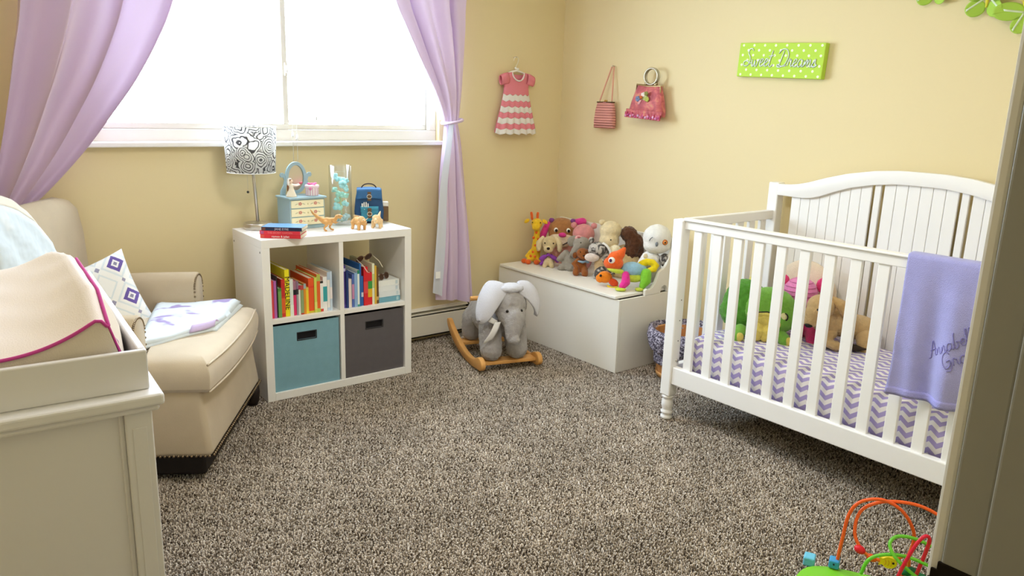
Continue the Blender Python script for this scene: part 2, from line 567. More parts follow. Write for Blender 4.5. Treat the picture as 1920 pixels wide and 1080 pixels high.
Bo = [(-.879, 1.293), (-.849, 1.166), (-.81, .919), (-.768, .598), (-.736, .22)]
Bi = [(-.968, 1.293), (-.988, 1.167), (-1.026, .928), (-1.049, .621), (-1.072, .30)]
rc = thing('curtain', 'lilac curtain right of the window, tied back and falling to the heater', 'curtain', (0, 0, 0), group='curtains at the window')
obj('upper_drape', curtain_sheet(Ro, Ri, 2.26, 1.293, 1.293, 3.2, .045, 1.293, seed=3), m_curt, rc, smooth=True)
obj('lower_drape', curtain_sheet(Bo, [(a + .055 * min(1, (1.29 - z) * 1.6), z) for a, z in Bi], 1.293, .215, .265, 3.1, .035, 1.293, seed=11), m_curt, rc, smooth=True)
obj('lining', curtain_sheet([(a + .035 + .035 * min(1, (1.29 - z) * 1.5), z) for a, z in Bi], Bi, 1.285, .29, .32, .8, .012, 1.4, y0=-.145, seed=5, nu=24), m_lin, rc, smooth=True, label='pale lining turned outward along the inner edge')
obj('lining_edge', curtain_sheet([(x + .10, z) for x, z in Ri], [(x - .012 - .03 * max(0, 1 - abs(z - 1.55) / .35), z) for x, z in Ri], 2.2, 1.30, 1.30, .7, .01, 1.3, y0=-.065, seed=8, nu=16), m_lin, rc, smooth=True)
b = bm_()
tube(b, [( -.924 + .058 * math.cos(2 * PI * k / 20), -.108 + .062 * math.sin(2 * PI * k / 20), 1.293 + .012 * math.cos(2 * PI * k / 20)) for k in range(20)], .008, 8, closed=True)
obj('tieback', b, m_curt, rc, smooth=True)
pbox('care_tag', (-1.062, -.163, .405), (-1.03, -.161, .445), cm('#FFFFFF', .8), rc, bevel=.0005)
Lo = [(-2.93, 2.26), (-2.984, 1.729), (-3.022, 1.527), (-3.061, 1.323), (-3.106, 1.115), (-3.15, .90)]
Li = [(-2.22, 2.26), (-2.373, 1.792), (-2.456, 1.608), (-2.55, 1.447), (-2.661, 1.299), (-2.775, 1.154), (-2.917, 1.002), (-3.06, .87)]
lc = thing('curtain', 'wide lilac curtain swept to the left side behind the armchair', 'curtain', (0, 0, 0), group='curtains at the window')
obj('upper_drape', curtain_sheet(Lo, Li, 2.26, .90, .87, 3.3, .07, .85, y0=-.12, seed=21, nu=120, nv=90), m_curt, lc, smooth=True)
obj('lower_drape', curtain_sheet([(-3.15, .90), (-3.2, .6), (-3.24, .25)], [(-3.06, .90), (-3.0, .6), (-2.96, .25)], .90, .25, .25, 2.6, .035, .9, seed=9), m_curt, lc, smooth=True)
b = bm_()
tube(b, [(-3.105 + .06 * math.cos(2 * PI * k / 20), -.108 + .062 * math.sin(2 * PI * k / 20), .89) for k in range(20)], .009, 8, closed=True)
obj('tieback', b, m_curt, lc, smooth=True)

# ------------------------------------------------------------------ armchair
m_cream = mat('cream_suede_shaded', '#BFAE95', 0.92, bump=0.12, bscale=350, var=.05, vscale=9, sheen=.2, spec=.08)  # darker copy of the seat suede, the back's shade put into the colour
m_seat = mat('cream_seat_suede', '#CDBDA6', 0.92, bump=0.12, bscale=350, var=.05, vscale=9, sheen=.25, spec=.08)
m_nail = cm('#8B7A63', .3, metal=.9)
TH = math.radians(-32.7)
ch = thing('armchair', 'cream upholstered nursing armchair with nailhead trim below the window', 'armchair', (-2.425, -.77, 0), TH)
def rbox_bm(lo, hi):
    b = bm_(); box(b, lo, hi); return b
# skirted base, flaring a little towards the bottom
b = bm_()
loft(b, [[V(p) for p in ((.0, -.40, .10), (.0, .40, .10), (-.68, .40, .10), (-.68, -.40, .10))],
         [V(p) for p in ((-.015, -.392, .22), (-.015, .392, .22), (-.685, .392, .22), (-.685, -.392, .22))],
         [V(p) for p in ((-.03, -.385, .35), (-.03, .385, .35), (-.75, .385, .35), (-.75, -.385, .35))]])
obj('skirt', b, m_cream, ch, bevel=.022, segs=4, smooth=True, angle=60)
def nails(name, pts, par, rad=.0055):
    b = bm_()
    for p, n in pts: 
        p = V(p)
        ell(b, p, rad, n=7, m=4)
    o = obj(name, b, m_nail, par, smooth=True, kind='stuff')
    return o
pts = [((.003, -.39 + .78 * i / 46, .108), 0) for i in range(47)] + [((-.01 - .66 * i / 42, -.402, .108), 0) for i in range(43)] + [((-.01 - .66 * i / 42, .402, .108), 0) for i in range(43)]
nails('nailhead_row', pts, ch)
b = bm_(); lathe(b, [(.30, .0), (.31, .03), (.30, .075), (.2, .10)], 32, (-.36, 0, 0)); obj('swivel_base', b, cm('#241B17', .5), ch, smooth=True)
pbox('plinth', (-.65, -.375, .02), (-.035, .33, .10), cm('#1C1512', .6), ch, bevel=.01)
for y in (.365,):
    b = bm_(); lathe(b, [(.022, 0), (.03, .02), (.034, .06), (.03, .10)], 14, (-.03, y, 0)); obj('foot', b, cm('#241B17', .5), ch, smooth=True)
# T-shaped crowned seat cushion
b = bm_()
T = [(.005, -.395), (.025, -.2), (.03, 0), (.025, .2), (.005, .395), (-.215, .40), (-.225, .302), (-.62, .30), (-.62, -.30), (-.225, -.302), (-.215, -.40)]
rings = []
for z, k in ((.345, .95), (.362, .995), (.41, 1.015), (.442, .99), (.460, .95), (.472, .88), (.482, .7), (.487, .35)):
    rings.append([V((-.28 + (p[0] + .28) * k, p[1] * k, z)) for p in T])
loft(b, rings)
obj('seat_cushion', b, m_seat, ch, smooth=True, bevel=.012, segs=3, angle=30, sub=1)
b = bm_()
tube(b, [(-.28 + (p[0] + .28) * .975, p[1] * .975, .452) for p in [(a.x, a.y) for a in catmull([(x, y, 0) for x, y in T[:5]], 6)]], .004, 6)
tube(b, [(-.28 + (p[0] + .28) * .985, p[1] * .985, .352) for p in [(a.x, a.y) for a in catmull([(x, y, 0) for x, y in T[:5]], 6)]], .004, 6)
obj('cushion_piping', b, m_seat, ch, smooth=True)
for s in (-1, 1):
    # rolled arm: a rounded-top profile run from front to back
    b = bm_()
    prof = [(-.056, .30), (-.058, .45), (-.062, .56), (-.052, .60), (-.03, .622), (0, .63), (.03, .622), (.052, .60), (.062, .56), (.058, .45), (.056, .30)]
    rings = [[V((x, s * (.36) + s * p[0] * k, .30 + (p[1] - .30) * kz)) for p in prof] for x, k, kz in ((-.236, .86, .975), (-.244, 1, 1), (-.45, 1, .985), (-.72, 1, .95))]
    loft(b, rings)
    a = obj('arm', b, m_cream, ch, smooth=True, bevel=.008, segs=3, angle=50)
    arc = catmull([(-.238, s * .36 + p[0] * .93, .30 + (p[1] - .30) * .965) for p in prof], 4)
    nails('nailhead_row', [(arc[i], 0) for i in range(4, len(arc) - 4, 1)], a, .005)
# reclined back with softly rounded corners
b = bm_()
def back_pt(y, z, dx): return V((-.755 - (z - .35) * .05 + dx, y, z))
sec = []
rings = []
for z, hw, th in ((.33, .385, .075), (.60, .39, .08), (.80, .392, .08), (.90, .388, .07), (.935, .37, .05), (.948, .34, .025)):
    bulge = .014
    rings.append([back_pt(y * hw, z + (.022 * (1 - y * y) if z > .7 else 0), d) for y, d in
                  ((-1, -.02), (-1, th * .7), (-.9, th), (-.4, th + bulge), (.4, th + bulge), (.9, th), (1, th * .7), (1, -.02), (.9, -th * .5), (-.9, -th * .5))])
loft(b, rings)
obj('backrest', b, m_cream, ch, smooth=True, bevel=.02, segs=4, angle=35)

# quilt draped over the chair back
def quilt_mat(name, base, blot, stripe=None, sc_=22):
    m, t, bs = nt(name)
    bs.inputs['Roughness'].default_value = .95
    bs.inputs['Specular IOR Level'].default_value = .05
    co = coords(t)
    n1 = N(t, 'TexNoise', Scale=9.0, Detail=2)
    t.links.new(co, n1.inputs['Vector'])
    r1 = N(t, 'ValToRGB'); e = r1.color_ramp.elements
    e[0].position = .60; e[0].color = srgb(base); e[1].position = .66; e[1].color = srgb(blot)
    t.links.new(n1.outputs['Fac'], r1.inputs['Fac'])
    t.links.new(r1.outputs[0], bs.inputs['Base Color'])
    v = N(t, 'TexNoise', Scale=sc_, Detail=1)
    t.links.new(co, v.inputs['Vector'])
    bp = N(t, 'Bump', Strength=.6, Distance=.01)
    t.links.new(v.outputs['Fac'], bp.inputs['Height']); t.links.new(bp.outputs[0], bs.inputs['Normal'])
    return m
m_q1 = quilt_mat('pale_blue_quilt', '#DFEAF3', '#E9F0F6')
m_q2 = quilt_mat('pale_quilt_with_violet_flowers', '#DDE6EE', '#A89AC8')
m_bind = fabric('#EFE7D8')
qd = thing('quilt', 'pale blue quilt with cream edge draped over the armchair back', 'quilt', (-2.425, -.77, 0), TH)
b = bm_()
qc = (-.42, .50)
def qf(a, v, ro=.54, off=0):
    an = PI * (-.02 + 1.04 * a)
    rr_ = ro * v
    y = max(qc[0] + rr_ * math.cos(an), -.405 - .004 * v)
    z = qc[1] + rr_ * math.sin(an) * 1.02
    x = -.665 - (z - .35) * .05 + .018 + .03 * (1 - v ** 4) + .006 * math.sin(y * 40) * math.sin(z * 36) + off
    return V((x, y, z))
grid(b, lambda a, v: qf(a, .03 + .90 * v), 48, 24)
obj('quilt_top', b, m_q1, qd, smooth=True, solid=.02)
b = bm_(); grid(b, lambda a, v: qf(a, .93 + .07 * v, off=-.004 - .02 * v), 48, 4); obj('edge_band', b, m_bind, qd, smooth=True, solid=.022, label='cream edge band')

# patterned cushion against the far arm
m_ik, t, bs = nt('violet_ikat_print')
bs.inputs['Roughness'].default_value = .9
co = coords(t)
sx = N(t, 'SeparateXYZ'); 
nz = N(t, 'TexNoise', Scale=70.0, Detail=1); t.links.new(co, nz.inputs['Vector'])
def mth(op, a, b_=None, c=None):
    n = t.nodes.new('ShaderNodeMath'); n.operation = op
    for i, v in enumerate((a, b_, c)):
        if v is None: continue
        if hasattr(v, 'is_linked'): t.links.new(v, n.inputs[i])
        else: n.inputs[i].default_value = v
    return n.outputs[0]
t.links.new(co, sx.inputs[0])
wob = mth('MULTIPLY', mth('SUBTRACT', nz.outputs['Fac'], .5), .03)
cell = .145
def dia(ox, oy):
    fx_ = mth('ABSOLUTE', mth('SUBTRACT', mth('FRACT', mth('ADD', mth('DIVIDE', sx.outputs['X'], cell), ox)), .5))
    fy_ = mth('ABSOLUTE', mth('SUBTRACT', mth('FRACT', mth('ADD', mth('DIVIDE', sx.outputs['Y'], cell), oy)), .5))
    return mth('ADD', mth('ADD', fx_, mth('MULTIPLY', fy_, .9)), wob)
d1 = dia(.5, .5)
r1 = N(t, 'ValToRGB'); e = r1.color_ramp.elements; r1.color_ramp.interpolation = 'CONSTANT'
e[0].position = 0; e[0].color = srgb('#8D8AA6'); e[1].position = .055; e[1].color = srgb('#F0EEF0')
for p_, c_ in ((.12, '#6B58A6'), (.235, '#F3F2F2'), (.33, '#DDE4EA'), (.40, '#F3F2F2'), (.60, '#DDE4EA'), (.66, '#F3F2F2')):
    q = e.new(p_); q.color = srgb(c_)
t.links.new(d1, r1.inputs['Fac'])
d2 = dia(0, .5); lt = mth('LESS_THAN', d2, .075)
d3 = dia(.5, 0); lt2 = mth('LESS_THAN', d3, .06)
mx = N(t, 'MixRGB'); mx.inputs['Color2'].default_value = srgb('#9C99B4')
t.links.new(mth('MAXIMUM', lt, lt2), mx.inputs['Fac']); t.links.new(r1.outputs[0], mx.inputs['Color1'])
t.links.new(mx.outputs[0], bs.inputs['Base Color'])
def cushion_bm(s, th, n=20):
    b = bm_()
    for sg in (1, -1):
        def fn(a, c, sg=sg):
            x, y = (a - .5) * 2, (c - .5) * 2
            pin = 1 - .10 * (x * x * (1 - y * y) + y * y * (1 - x * x)) * 1.0
            h = max(0, (1 - x ** 4) * (1 - y ** 4)) ** .55
            return V((x * s / 2 * (1 - .09 * (1 - y * y)) , y * s / 2 * (1 - .09 * (1 - x * x)), sg * th / 2 * h))
        grid(b, fn, n, n)
    bmesh.ops.remove_doubles(b, verts=b.verts, dist=1e-5)
    return b
pc = V((-2.853, -.381, .52))
nrm = (V((CX, CY, 1.5)) - pc).normalized()
up = V((0, 0, 1)); xr = up.cross(nrm).normalized(); yu = nrm.cross(xr)
an = math.radians(20)
xa = xr * math.cos(an) + yu * math.sin(an); ya = nrm.cross(xa)
Rm = Matrix((xa, ya, nrm)).transposed()
pl = thing('cushion', 'white square cushion with violet diamond print leaning in the armchair', 'cushion', pc, Rm.to_euler())
obj('cover', cushion_bm(.39, .13), m_ik, pl, smooth=True)

# folded quilt on the seat
fq = thing('folded_quilt', 'folded pale blue quilt with violet patches lying on the armchair seat', 'quilt', (-2.425, -.77, .487), TH)
def fold_layer(z0, th, inset, k):
    b = bm_()
    A, B_, C_, D_ = V((-.05 - inset, .35 - inset, 0)), V((-.06 - inset, -.05, 0)), V((-.27, -.30 + inset, 0)), V((-.40, .32 - inset, 0))
    def fn(a, c):
        p = A.lerp(B_, a).lerp(D_.lerp(C_, a), c)
        hgt = z0 + .006 * math.sin(a * 7 + k) * math.sin(c * 5 + k)
        e_ = min(a, 1 - a, c, 1 - c)
        if c < .02: hgt -= .008
        return V((p.x, p.y, hgt - .012 * max(0, .06 - e_) / .06))
    grid(b, fn, 24, 18)
    return b
obj('lower_fold', fold_layer(.008, 0, 0, 0), m_q2, fq, smooth=True, solid=.012)
obj('upper_fold', fold_layer(.022, 0, .008, 1.3), m_q2, fq, smooth=True, solid=.012)
b = bm_()
grid(b, lambda a, c: V((-.065 + .01 * math.sin(3 * a) - .07 * a, -.05 + .07 * c - .09 * a, .012 + .018 * math.sin(PI * c))), 8, 8)
obj('turned_corner', b, fabric('#C9B6DA'), fq, smooth=True, solid=.004, label='lilac underside at the turned corner')

# ------------------------------------------------------------------ dresser with changing tray
m_dres = mat('dresser_white_paint', '#E3E2E6', 0.4, spec=.35)
DR = math.radians(-3.6)
dr = thing('dresser', 'white changing dresser with panelled end at the near left', 'dresser', (-3.0893, -2.3808, 0), DR)
DL, DD, DH = .90, .50, .86
b = bm_()
box(b, (-DD, 0, DH - .022), (0, DL, DH)); obj('top', b, m_dres, dr, bevel=.006, segs=3)
b = bm_(); box(b, (-DD + .008, .008, DH - .034), (-.008, DL - .008, DH - .022)); obj('top_moulding', b, m_dres, dr, bevel=.005, segs=2)
def post(x0, x1, y0, y1):
    b = bm_(); box(b, (x0, y0, .0), (x1, y1, DH - .034))
    return obj('corner_post', b, m_dres, dr, bevel=.003)
post(-.066, -.020, .020, .066); post(-DD + .02, -DD + .066, .020, .066); post(-.066, -.02, DL - .066, DL - .02); post(-DD + .02, -DD + .066, DL - .066, DL - .02)
for x in (-.043,):
    b = bm_()
    box(b, (x - .012, .0185, .12), (x + .012, .0205, DH - .065))
    obj('post_panel', b, m_dres, dr, bevel=.0015)
b = bm_(); box(b, (-DD + .066, .034, .08), (-.066, .046, DH - .034)); obj('end_panel', b, m_dres, dr)
b = bm_(); box(b, (-.075, .030, .08), (-.066, .036, DH - .034)); obj('panel_bead', b, m_dres, dr, bevel=.003)
b = bm_(); box(b, (-DD + .066, DL - .046, .08), (-.066, DL - .034, DH - .034)); obj('far_end_panel', b, m_dres, dr)
b = bm_(); box(b, (-DD + .03, .05, .08), (-DD + .04, DL - .05, DH - .034)); obj('back_panel', b, m_dres, dr)
b = bm_(); box(b, (-DD + .04, .046, .07), (-.05, DL - .046, .09)); obj('bottom_panel', b, m_dres, dr)
for i, (z0, z1) in enumerate(((.10, .335), (.345, .58), (.59, .815))):
    d = pbox('drawer', (-.045, .07, z0), (-.022, DL - .07, z1), m_dres, dr, bevel=.004)
    for y in (.25, DL - .25):
        b = bm_(); lathe(b, [(.006, 0), (.006, .01), (.015, .016), (.015, .024), (.008, .028)], 14, mt=xform((-.022, y, (z0 + z1) / 2), (0, PI / 2, 0)))
        obj('knob', b, m_dres, d, smooth=True)
# tray
tr = thing('changing_tray', 'white open changing tray sitting on top of the dresser', 'tray', (-3.0893, -2.3808, DH), DR)
x0, x1, y0, y1, th, hh = -.47, -.018, .036, .80, .014, .075
for nm, lo, hi in (('near_side', (x0, y0, 0), (x1, y0 + th, hh)), ('far_side', (x0, y1 - th, 0), (x1, y1, hh)), ('front_side', (x1 - th, y0 + th, 0), (x1, y1 - th, hh)), ('back_side', (x0, y0 + th, 0), (x0 + th, y1 - th, hh)), ('tray_bottom', (x0 + th, y0 + th, 0), (x1 - th, y1 - th, .008))):
    pbox(nm, lo, hi, m_dres, tr, bevel=.003)
# contoured pad with a soft cover
pad = thing('changing_pad', 'contoured changing pad in a white plush cover with magenta piping', 'changing pad', (-3.0893, -2.3808, DH), DR)
m_pad = mat('white_plush_cover', '#F1E8E8', 0.95, bump=.25, bscale=350, sheen=.2, spec=.05)
m_padend = mat('cream_pad_side', '#DDD3C8', 0.95, bump=.2, bscale=350, spec=.05)
m_pip = cm('#C8489A', .8)
px0, px1, py0, py1 = -.445, -.074, .068, .70
def pad_h(a, c):
    """a across (0 back edge .. 1 front edge), c along (0 near .. 1 far)"""
    s = abs(a - .5) * 2
    ed = .130 + .043 * min(1, c / .18)
    mid = .080 + .05 * c
    h = mid + (ed - mid) * min(1, s * 1.12) ** 2.2
    s1 = .93 - .25 * max(0, (c - .7) / .3)
    if s > s1: h -= (.012 + .085 * max(0, (c - .7) / .3)) * ((s - s1) / (1 - s1)) ** 1.8
    if c > .88: h -= .06 * ((c - .88) / .12) ** 2
    return h
b = bm_()
grid(b, lambda a, c: V((px0 + (px1 - px0) * a, py0 + (py1 - py0) * c, pad_h(a, c) + .002 * math.sin(c * 25 + a * 9) * math.sin(a * 13))), 40, 40)
obj('top_cover', b, m_pad, pad, smooth=True)
b = bm_()
for cc in (0, 1):
    grid(b, lambda a, k: V((px0 + (px1 - px0) * a + (.030 if a > .96 else 0) * (1 - k), py0 + (py1 - py0) * cc + (-.006 if cc == 0 else .006) * math.sin(PI * k), .008 + (pad_h(a, cc) - .008) * k)), 40, 6)
for aa in (0, 1):
    grid(b, lambda c, k: V(((px0 if aa == 0 else px1) + (.030 * (1 - k) if aa else 0) + ((.006 + .014 * min(1, c / .2)) if aa else -.01) * math.sin(PI * k), py0 + (py1 - py0) * c, .008 + (pad_h(aa, c) - .008) * k)), 40, 6)
bmesh.ops.remove_doubles(b, verts=b.verts, dist=1e-5)
obj('side_cover', b, m_padend, pad, smooth=True)
b = bm_()
loop = [(px0 + (px1 - px0) * a / 40, py0 - .002, pad_h(a / 40, 0) + .001) for a in range(41)] + [(px1 + .002, py0 + (py1 - py0) * c / 40, pad_h(1, c / 40) + .002) for c in range(41)] + \
       [(px1 - (px1 - px0) * a / 40, py1 + .002, pad_h(1 - a / 40, 1)) for a in range(41)] + [(px0 - .002, py1 - (py1 - py0) * c / 40, pad_h(0, 1 - c / 40)) for c in range(41)]
tube(b, loop, .0032, 7, closed=True)
tube(b, [(px1 + .030 * (1 - k / 8) + .002, py0 + .001, .012 + (pad_h(1, 0) - .012) * k / 8) for k in range(9)], .0028, 6)
obj('piping', b, m_pip, pad, smooth=True, label='magenta piping')
b = bm_()
grid(b, lambda a, k: V((px1 + .036 - .028 * k + .004 * math.sin(k * 9), py0 + .01 + .05 * a * (1 - .4 * k), .02 + .075 * k)), 6, 8)
obj('elastic_hem', b, fabric('#C79BD6'), pad, smooth=True, solid=.003)
# ------------------------------------------------------------------ cube shelf
m_shelf = mat('white_shelf_foil', '#F1EEEA', 0.42, spec=.35)
KA = -.0169
K0 = V((-2.1888, -.47, 0))
KM = Matrix.Translation(K0) @ Matrix.Rotation(KA, 4, 'Z')
def kp(x, y, z): return KM @ V((x, y, z))
ks = thing('cube_shelf', 'white four-compartment cube shelf standing under the window', 'shelf', K0, KA)
T_, KW, KD = .038, .77, .39
pbox('top_board', (0, 0, KW - T_), (KW, KD, KW), m_shelf, ks, bevel=.0015)
pbox('bottom_board', (T_, 0, 0), (KW - T_, KD, T_), m_shelf, ks, bevel=.0015)
for i, x in enumerate((0, KW - T_)):
    s_ = pbox('side_board', (x, 0, 0), (x + T_, KD, KW - T_), m_shelf, ks, bevel=.0015)
    if i == 0:
        for y in (.02, .37):
            b = bm_(); cyl(b, (-.0005, y, KW - .058), (.002, y, KW - .058), .005, n=10); obj('bolt_hole', b, cm('#6C6864', .6), s_)
pbox('upright', (KW / 2 - .011, .002, T_), (KW / 2 + .011, KD - .002, KW - T_), m_shelf, ks, bevel=.001)
pbox('middle_shelf', (T_, .001, KW / 2 - .011), (KW / 2 - .011, KD - .002, KW / 2 + .011), m_shelf, ks, bevel=.001)
pbox('middle_shelf', (KW / 2 + .011, .001, KW / 2 - .011), (KW - T_, KD - .002, KW / 2 + .011), m_shelf, ks, bevel=.001)

def bin_box(x0, col, label):
    t = thing('storage_bin', label, 'bin', kp(x0, .012, T_), KA, 'fabric bins in the cube shelf')
    m_ = fabric(col, .04)
    w, d, h, th = .329, .355, .322, .006
    # front wall with a cut-out hand hole
    hx0, hx1, hz0, hz1 = w / 2 - .046, w / 2 + .046, h - .082, h - .048
    b = bm_()
    box(b, (0, 0, 0), (w, th, hz0)); box(b, (0, 0, hz1), (w, th, h)); box(b, (0, 0, hz0), (hx0, th, hz1)); box(b, (hx1, 0, hz0), (w, th, hz1))
    bmesh.ops.remove_doubles(b, verts=b.verts, dist=1e-5)
    obj('front_panel', b, m_, t)
    b = bm_()
    for lo, hi in (((hx0 - .004, -.0015, hz0 - .004), (hx1 + .004, .002, hz0)), ((hx0 - .004, -.0015, hz1), (hx1 + .004, .002, hz1 + .004)), ((hx0 - .004, -.0015, hz0), (hx0, .002, hz1)), ((hx1, -.0015, hz0), (hx1 + .004, .002, hz1))): box(b, lo, hi)
    obj('handle_rim', b, cm('#2A2A2E', .5), t)
    b = bm_()
    box(b, (0, th, 0), (th, d, h)); box(b, (w - th, th, 0), (w, d, h)); box(b, (th, d - th, 0), (w - th, d, h)); box(b, (th, th, 0), (w - th, d - th, th))
    obj('bin_body', b, m_, t)
    b = bm_(); box(b, (th, th + .002, th), (w - th, d - th, h - .03)); obj('bin_lining', b, cm('#19171A', .9), t)
bin_box(T_ + .002, '#7FA9B8', 'blue-grey fabric bin in the bottom compartment beside the armchair')
bin_box(KW / 2 + .0125, '#625D60', 'charcoal fabric bin in the bottom compartment beside the heater')

# ------------------------------------------------------------------ books
m_page = cm('#EDE4CF', .9)
def book(name, label, loc, rz, w, h, d, col, group, bands=(), title=None, tcol='#F4EFE6', tsize=.01, hard=.002, rot=None, lean=0):
    """local: spine faces -Y, x across thickness, z height, y depth"""
    t = thing(name, label, 'book', loc, rot if rot else (0, lean, rz), group)
    c = cm(col, .5)
    b = bm_()
    box(b, (0, 0, 0), (w, hard, h)); box(b, (0, hard, 0), (hard, d, h)); box(b, (w - hard, hard, 0), (w, d, h))
    obj('cover', b, c, t)
    b = bm_(); box(b, (hard, hard, .003), (w - hard, d - .004, h - .003)); obj('pages', b, m_page, t)
    for z0, z1, cc in bands:
        b = bm_(); box(b, (-.0004, -.0004, z0 * h), (w + .0004, .001, z1 * h)); obj('spine_band', b, cm(cc, .5), t)
    if title:
        text3d('spine_title', title, tsize, cm(tcol, .5), t, (w / 2, -.0006, h * .5), (PI / 2, PI / 2, 0), .0002)
    return t
u0 = T_ + .004
zb = KW / 2 + .011
LB = [  # width, height, depth, colour, bands, title, title colour, size, words
    (.014, .178, .15, '#D9494F', [(0, .14, '#E33A5C')], None, 'thin coral red book'),
    (.012, .176, .17, '#B466B2', [], None, 'thin orchid purple book'),
    (.006, .196, .22, '#2B2224', [], None, 'thin black book'),
    (.016, .140, .14, '#6FA259', [(.9, 1, '#4F8A3E')], None, 'short green book'),
    (.017, .180, .20, '#CB3A2E', [(.55, .9, '#C5302C'), (.1, .5, '#E0622E')], None, 'red book with orange lower spine'),
    (.021, .224, .24, '#EEDF22', [], 'MADELINE', 'tall yellow picture book with black title'),
    (.016, .176, .23, '#DFE5E0', [(0, .3, '#EAF0E6')], None, 'pale white-green book'),
    (.0145, .165, .20, '#E2356C', [(.6, .75, '#26222A'), (.75, 1, '#A9788A')], None, 'pink book with black band'),
    (.0095, .162, .20, '#9C9BA0', [(.62, .78, '#2A2830'), (.78, 1, '#8A6C88')], None, 'thin grey book with black band'),
    (.0095, .142, .17, '#E9E5E0', [(.86, 1, '#B03A58')], None, 'thin white book with red top'),
    (.014, .142, .17, '#8EA473', [(.84, 1, '#C04A44'), (0, .05, '#C0483C')], None, 'sage green book with red top'),
    (.011, .148, .17, '#E29230', [(.84, 1, '#9DB0B4')], None, 'thin amber book'),
    (.0125, .128, .15, '#F0D43C', [(.9, 1, '#D8C45A')], None, 'short yellow book'),
    (.027, .170, .22, '#EB5B2B', [(.0, .06, '#D8C23A'), (.72, .78, '#E8452A')], None, 'thick orange-red book'),
    (.0125, .172, .23, '#D5D85E', [(.1, .3, '#E2E27A')], None, 'lime yellow book'),
    (.0165, .186, .25, '#E9672E', [(.82, 1, '#B9C25A'), (0, .1, '#B9CE5C')], None, 'orange book with lime top'),
    (.015, .150, .16, '#F1EFEB', [(0, .09, '#D44A3A'), (.93, 1, '#33302E')], None, 'white book with black cap'),
    (.020, .168, .19, '#F3F1F0', [(.28, .72, '#3FA6AE')], None, 'white book with teal drop on spine'),
    (.013, .190, .24, '#EFEAE6', [(.80, 1, '#B9CBE2'), (.0, .08, '#C4D4E8')], None, 'tall white book with pale blue cap'),
    (.0105, .192, .24, '#CBDBEC', [(.3, .6, '#F0E8E8')], None, 'tall pale blue book'),
]
x = u0
for i, (w, h, d, c, bands, ti, words) in enumerate(LB):
    prev = LB[i - 1][6] if i else 'the left side board'
    lab = words + (' next to the left side board' if i == 0 else ' right of the ' + prev)
    lab = ' '.join(lab.split()[:15])
    book('book', lab, kp(x, .022 + .006 * R_.random(), zb + .0005), KA, w, h, d, c, 'books in the left compartment', bands, ti, '#1C1A10', .034)
    x += w + .0008
RB = [
    (.018, .214, .19, '#4B3B88', [(0, .08, '#5A48A0'), (.86, .93, '#C9C2E6')], 'tall violet book'),
    (.012, .190, .24, '#2B3F78', [], 'navy book'),
    (.018, .142, .14, '#F0E3D8', [], 'short cream paperback'),
    (.011, .166, .20, '#5A70B8', [(.25, .7, '#C78BB0')], 'blue and pink book'),
    (.016, .172, .20, '#8FB1DA', [], 'sky blue book'),
    (.0105, .184, .23, '#E9F0EA', [(.9, 1, '#2E8A6A'), (0, .06, '#4AA08A')], 'white book with green cap'),
    (.0095, .214, .23, '#2D67AC', [], 'tall narrow blue book'),
    (.012, .150, .16, '#3B69B2', [(.3, .45, '#D8E2F0')], 'short blue book'),
    (.022, .196, .21, '#D8272F', [(.32, .62, '#E34A4C')], 'thick red book'),
    (.024, .164, .20, '#D52B30', [(.50, .74, '#3E9A48'), (.24, .50, '#E3B32C')], 'red, green and yellow book'),
    (.013, .208, .25, '#E8EACB', [(.4, .75, '#C3D08A')], 'tall cream and lime book'),
    (.0095, .196, .24, '#DDB13C', [], 'narrow golden book'),
    (.011, .184, .24, '#6B4C2C', [(.1, .2, '#C8A46A')], 'narrow brown book'),
]
x = KW / 2 + .0135
for i, (w, h, d, c, bands, words) in enumerate(RB):
    prev = RB[i - 1][5] if i else 'the centre upright'
    lab = words + (' next to the centre upright' if i == 0 else ' right of the ' + prev)
    book('book', ' '.join(lab.split()[:15]), kp(x, .02 + .008 * R_.random(), zb + .0005), KA, w, h, d, c, 'books in the right compartment', bands)
    x += w + .0008
xs = x + .004
SB = [('#6FA4B8', .026, 'teal paperback at the bottom of the lying stack in the right compartment'),
      ('#E4E8EA', .028, 'white paperback lying directly on the teal one'),
      ('#E9ECEC', .027, 'white paperback lying second from the top of the lying stack'),
      ('#EDEEEA', .027, 'white paperback on top of the lying stack under the sunglasses')]
z = zb + .0005
for i, (c, h, lab) in enumerate(SB):
    t = thing('book', lab, 'book', kp(xs + .002 * (i % 2), .03 + .004 * i, z), KA, 'books lying in the right compartment')
    wd = KW - T_ - xs - .012
    cc = cm(c, .5)
    b = bm_(); box(b, (0, 0, 0), (wd, .0015, h)); box(b, (0, .0015, 0), (wd, .15, .0012)); box(b, (0, .0015, h - .0012), (wd, .15, h)); obj('cover', b, cc, t)
    b = bm_(); box(b, (.001, .0015, .0014), (wd - .002, .147, h - .0014)); obj('pages', b, m_page, t)
    b = bm_(); box(b, (wd * .82, -.0004, h * .15), (wd * .93, .0006, h * .85)); obj('spine_band', b, cm('#C9D6DC' if i else '#A9CBD4', .5), t)
    z += h + .0006
zt = z
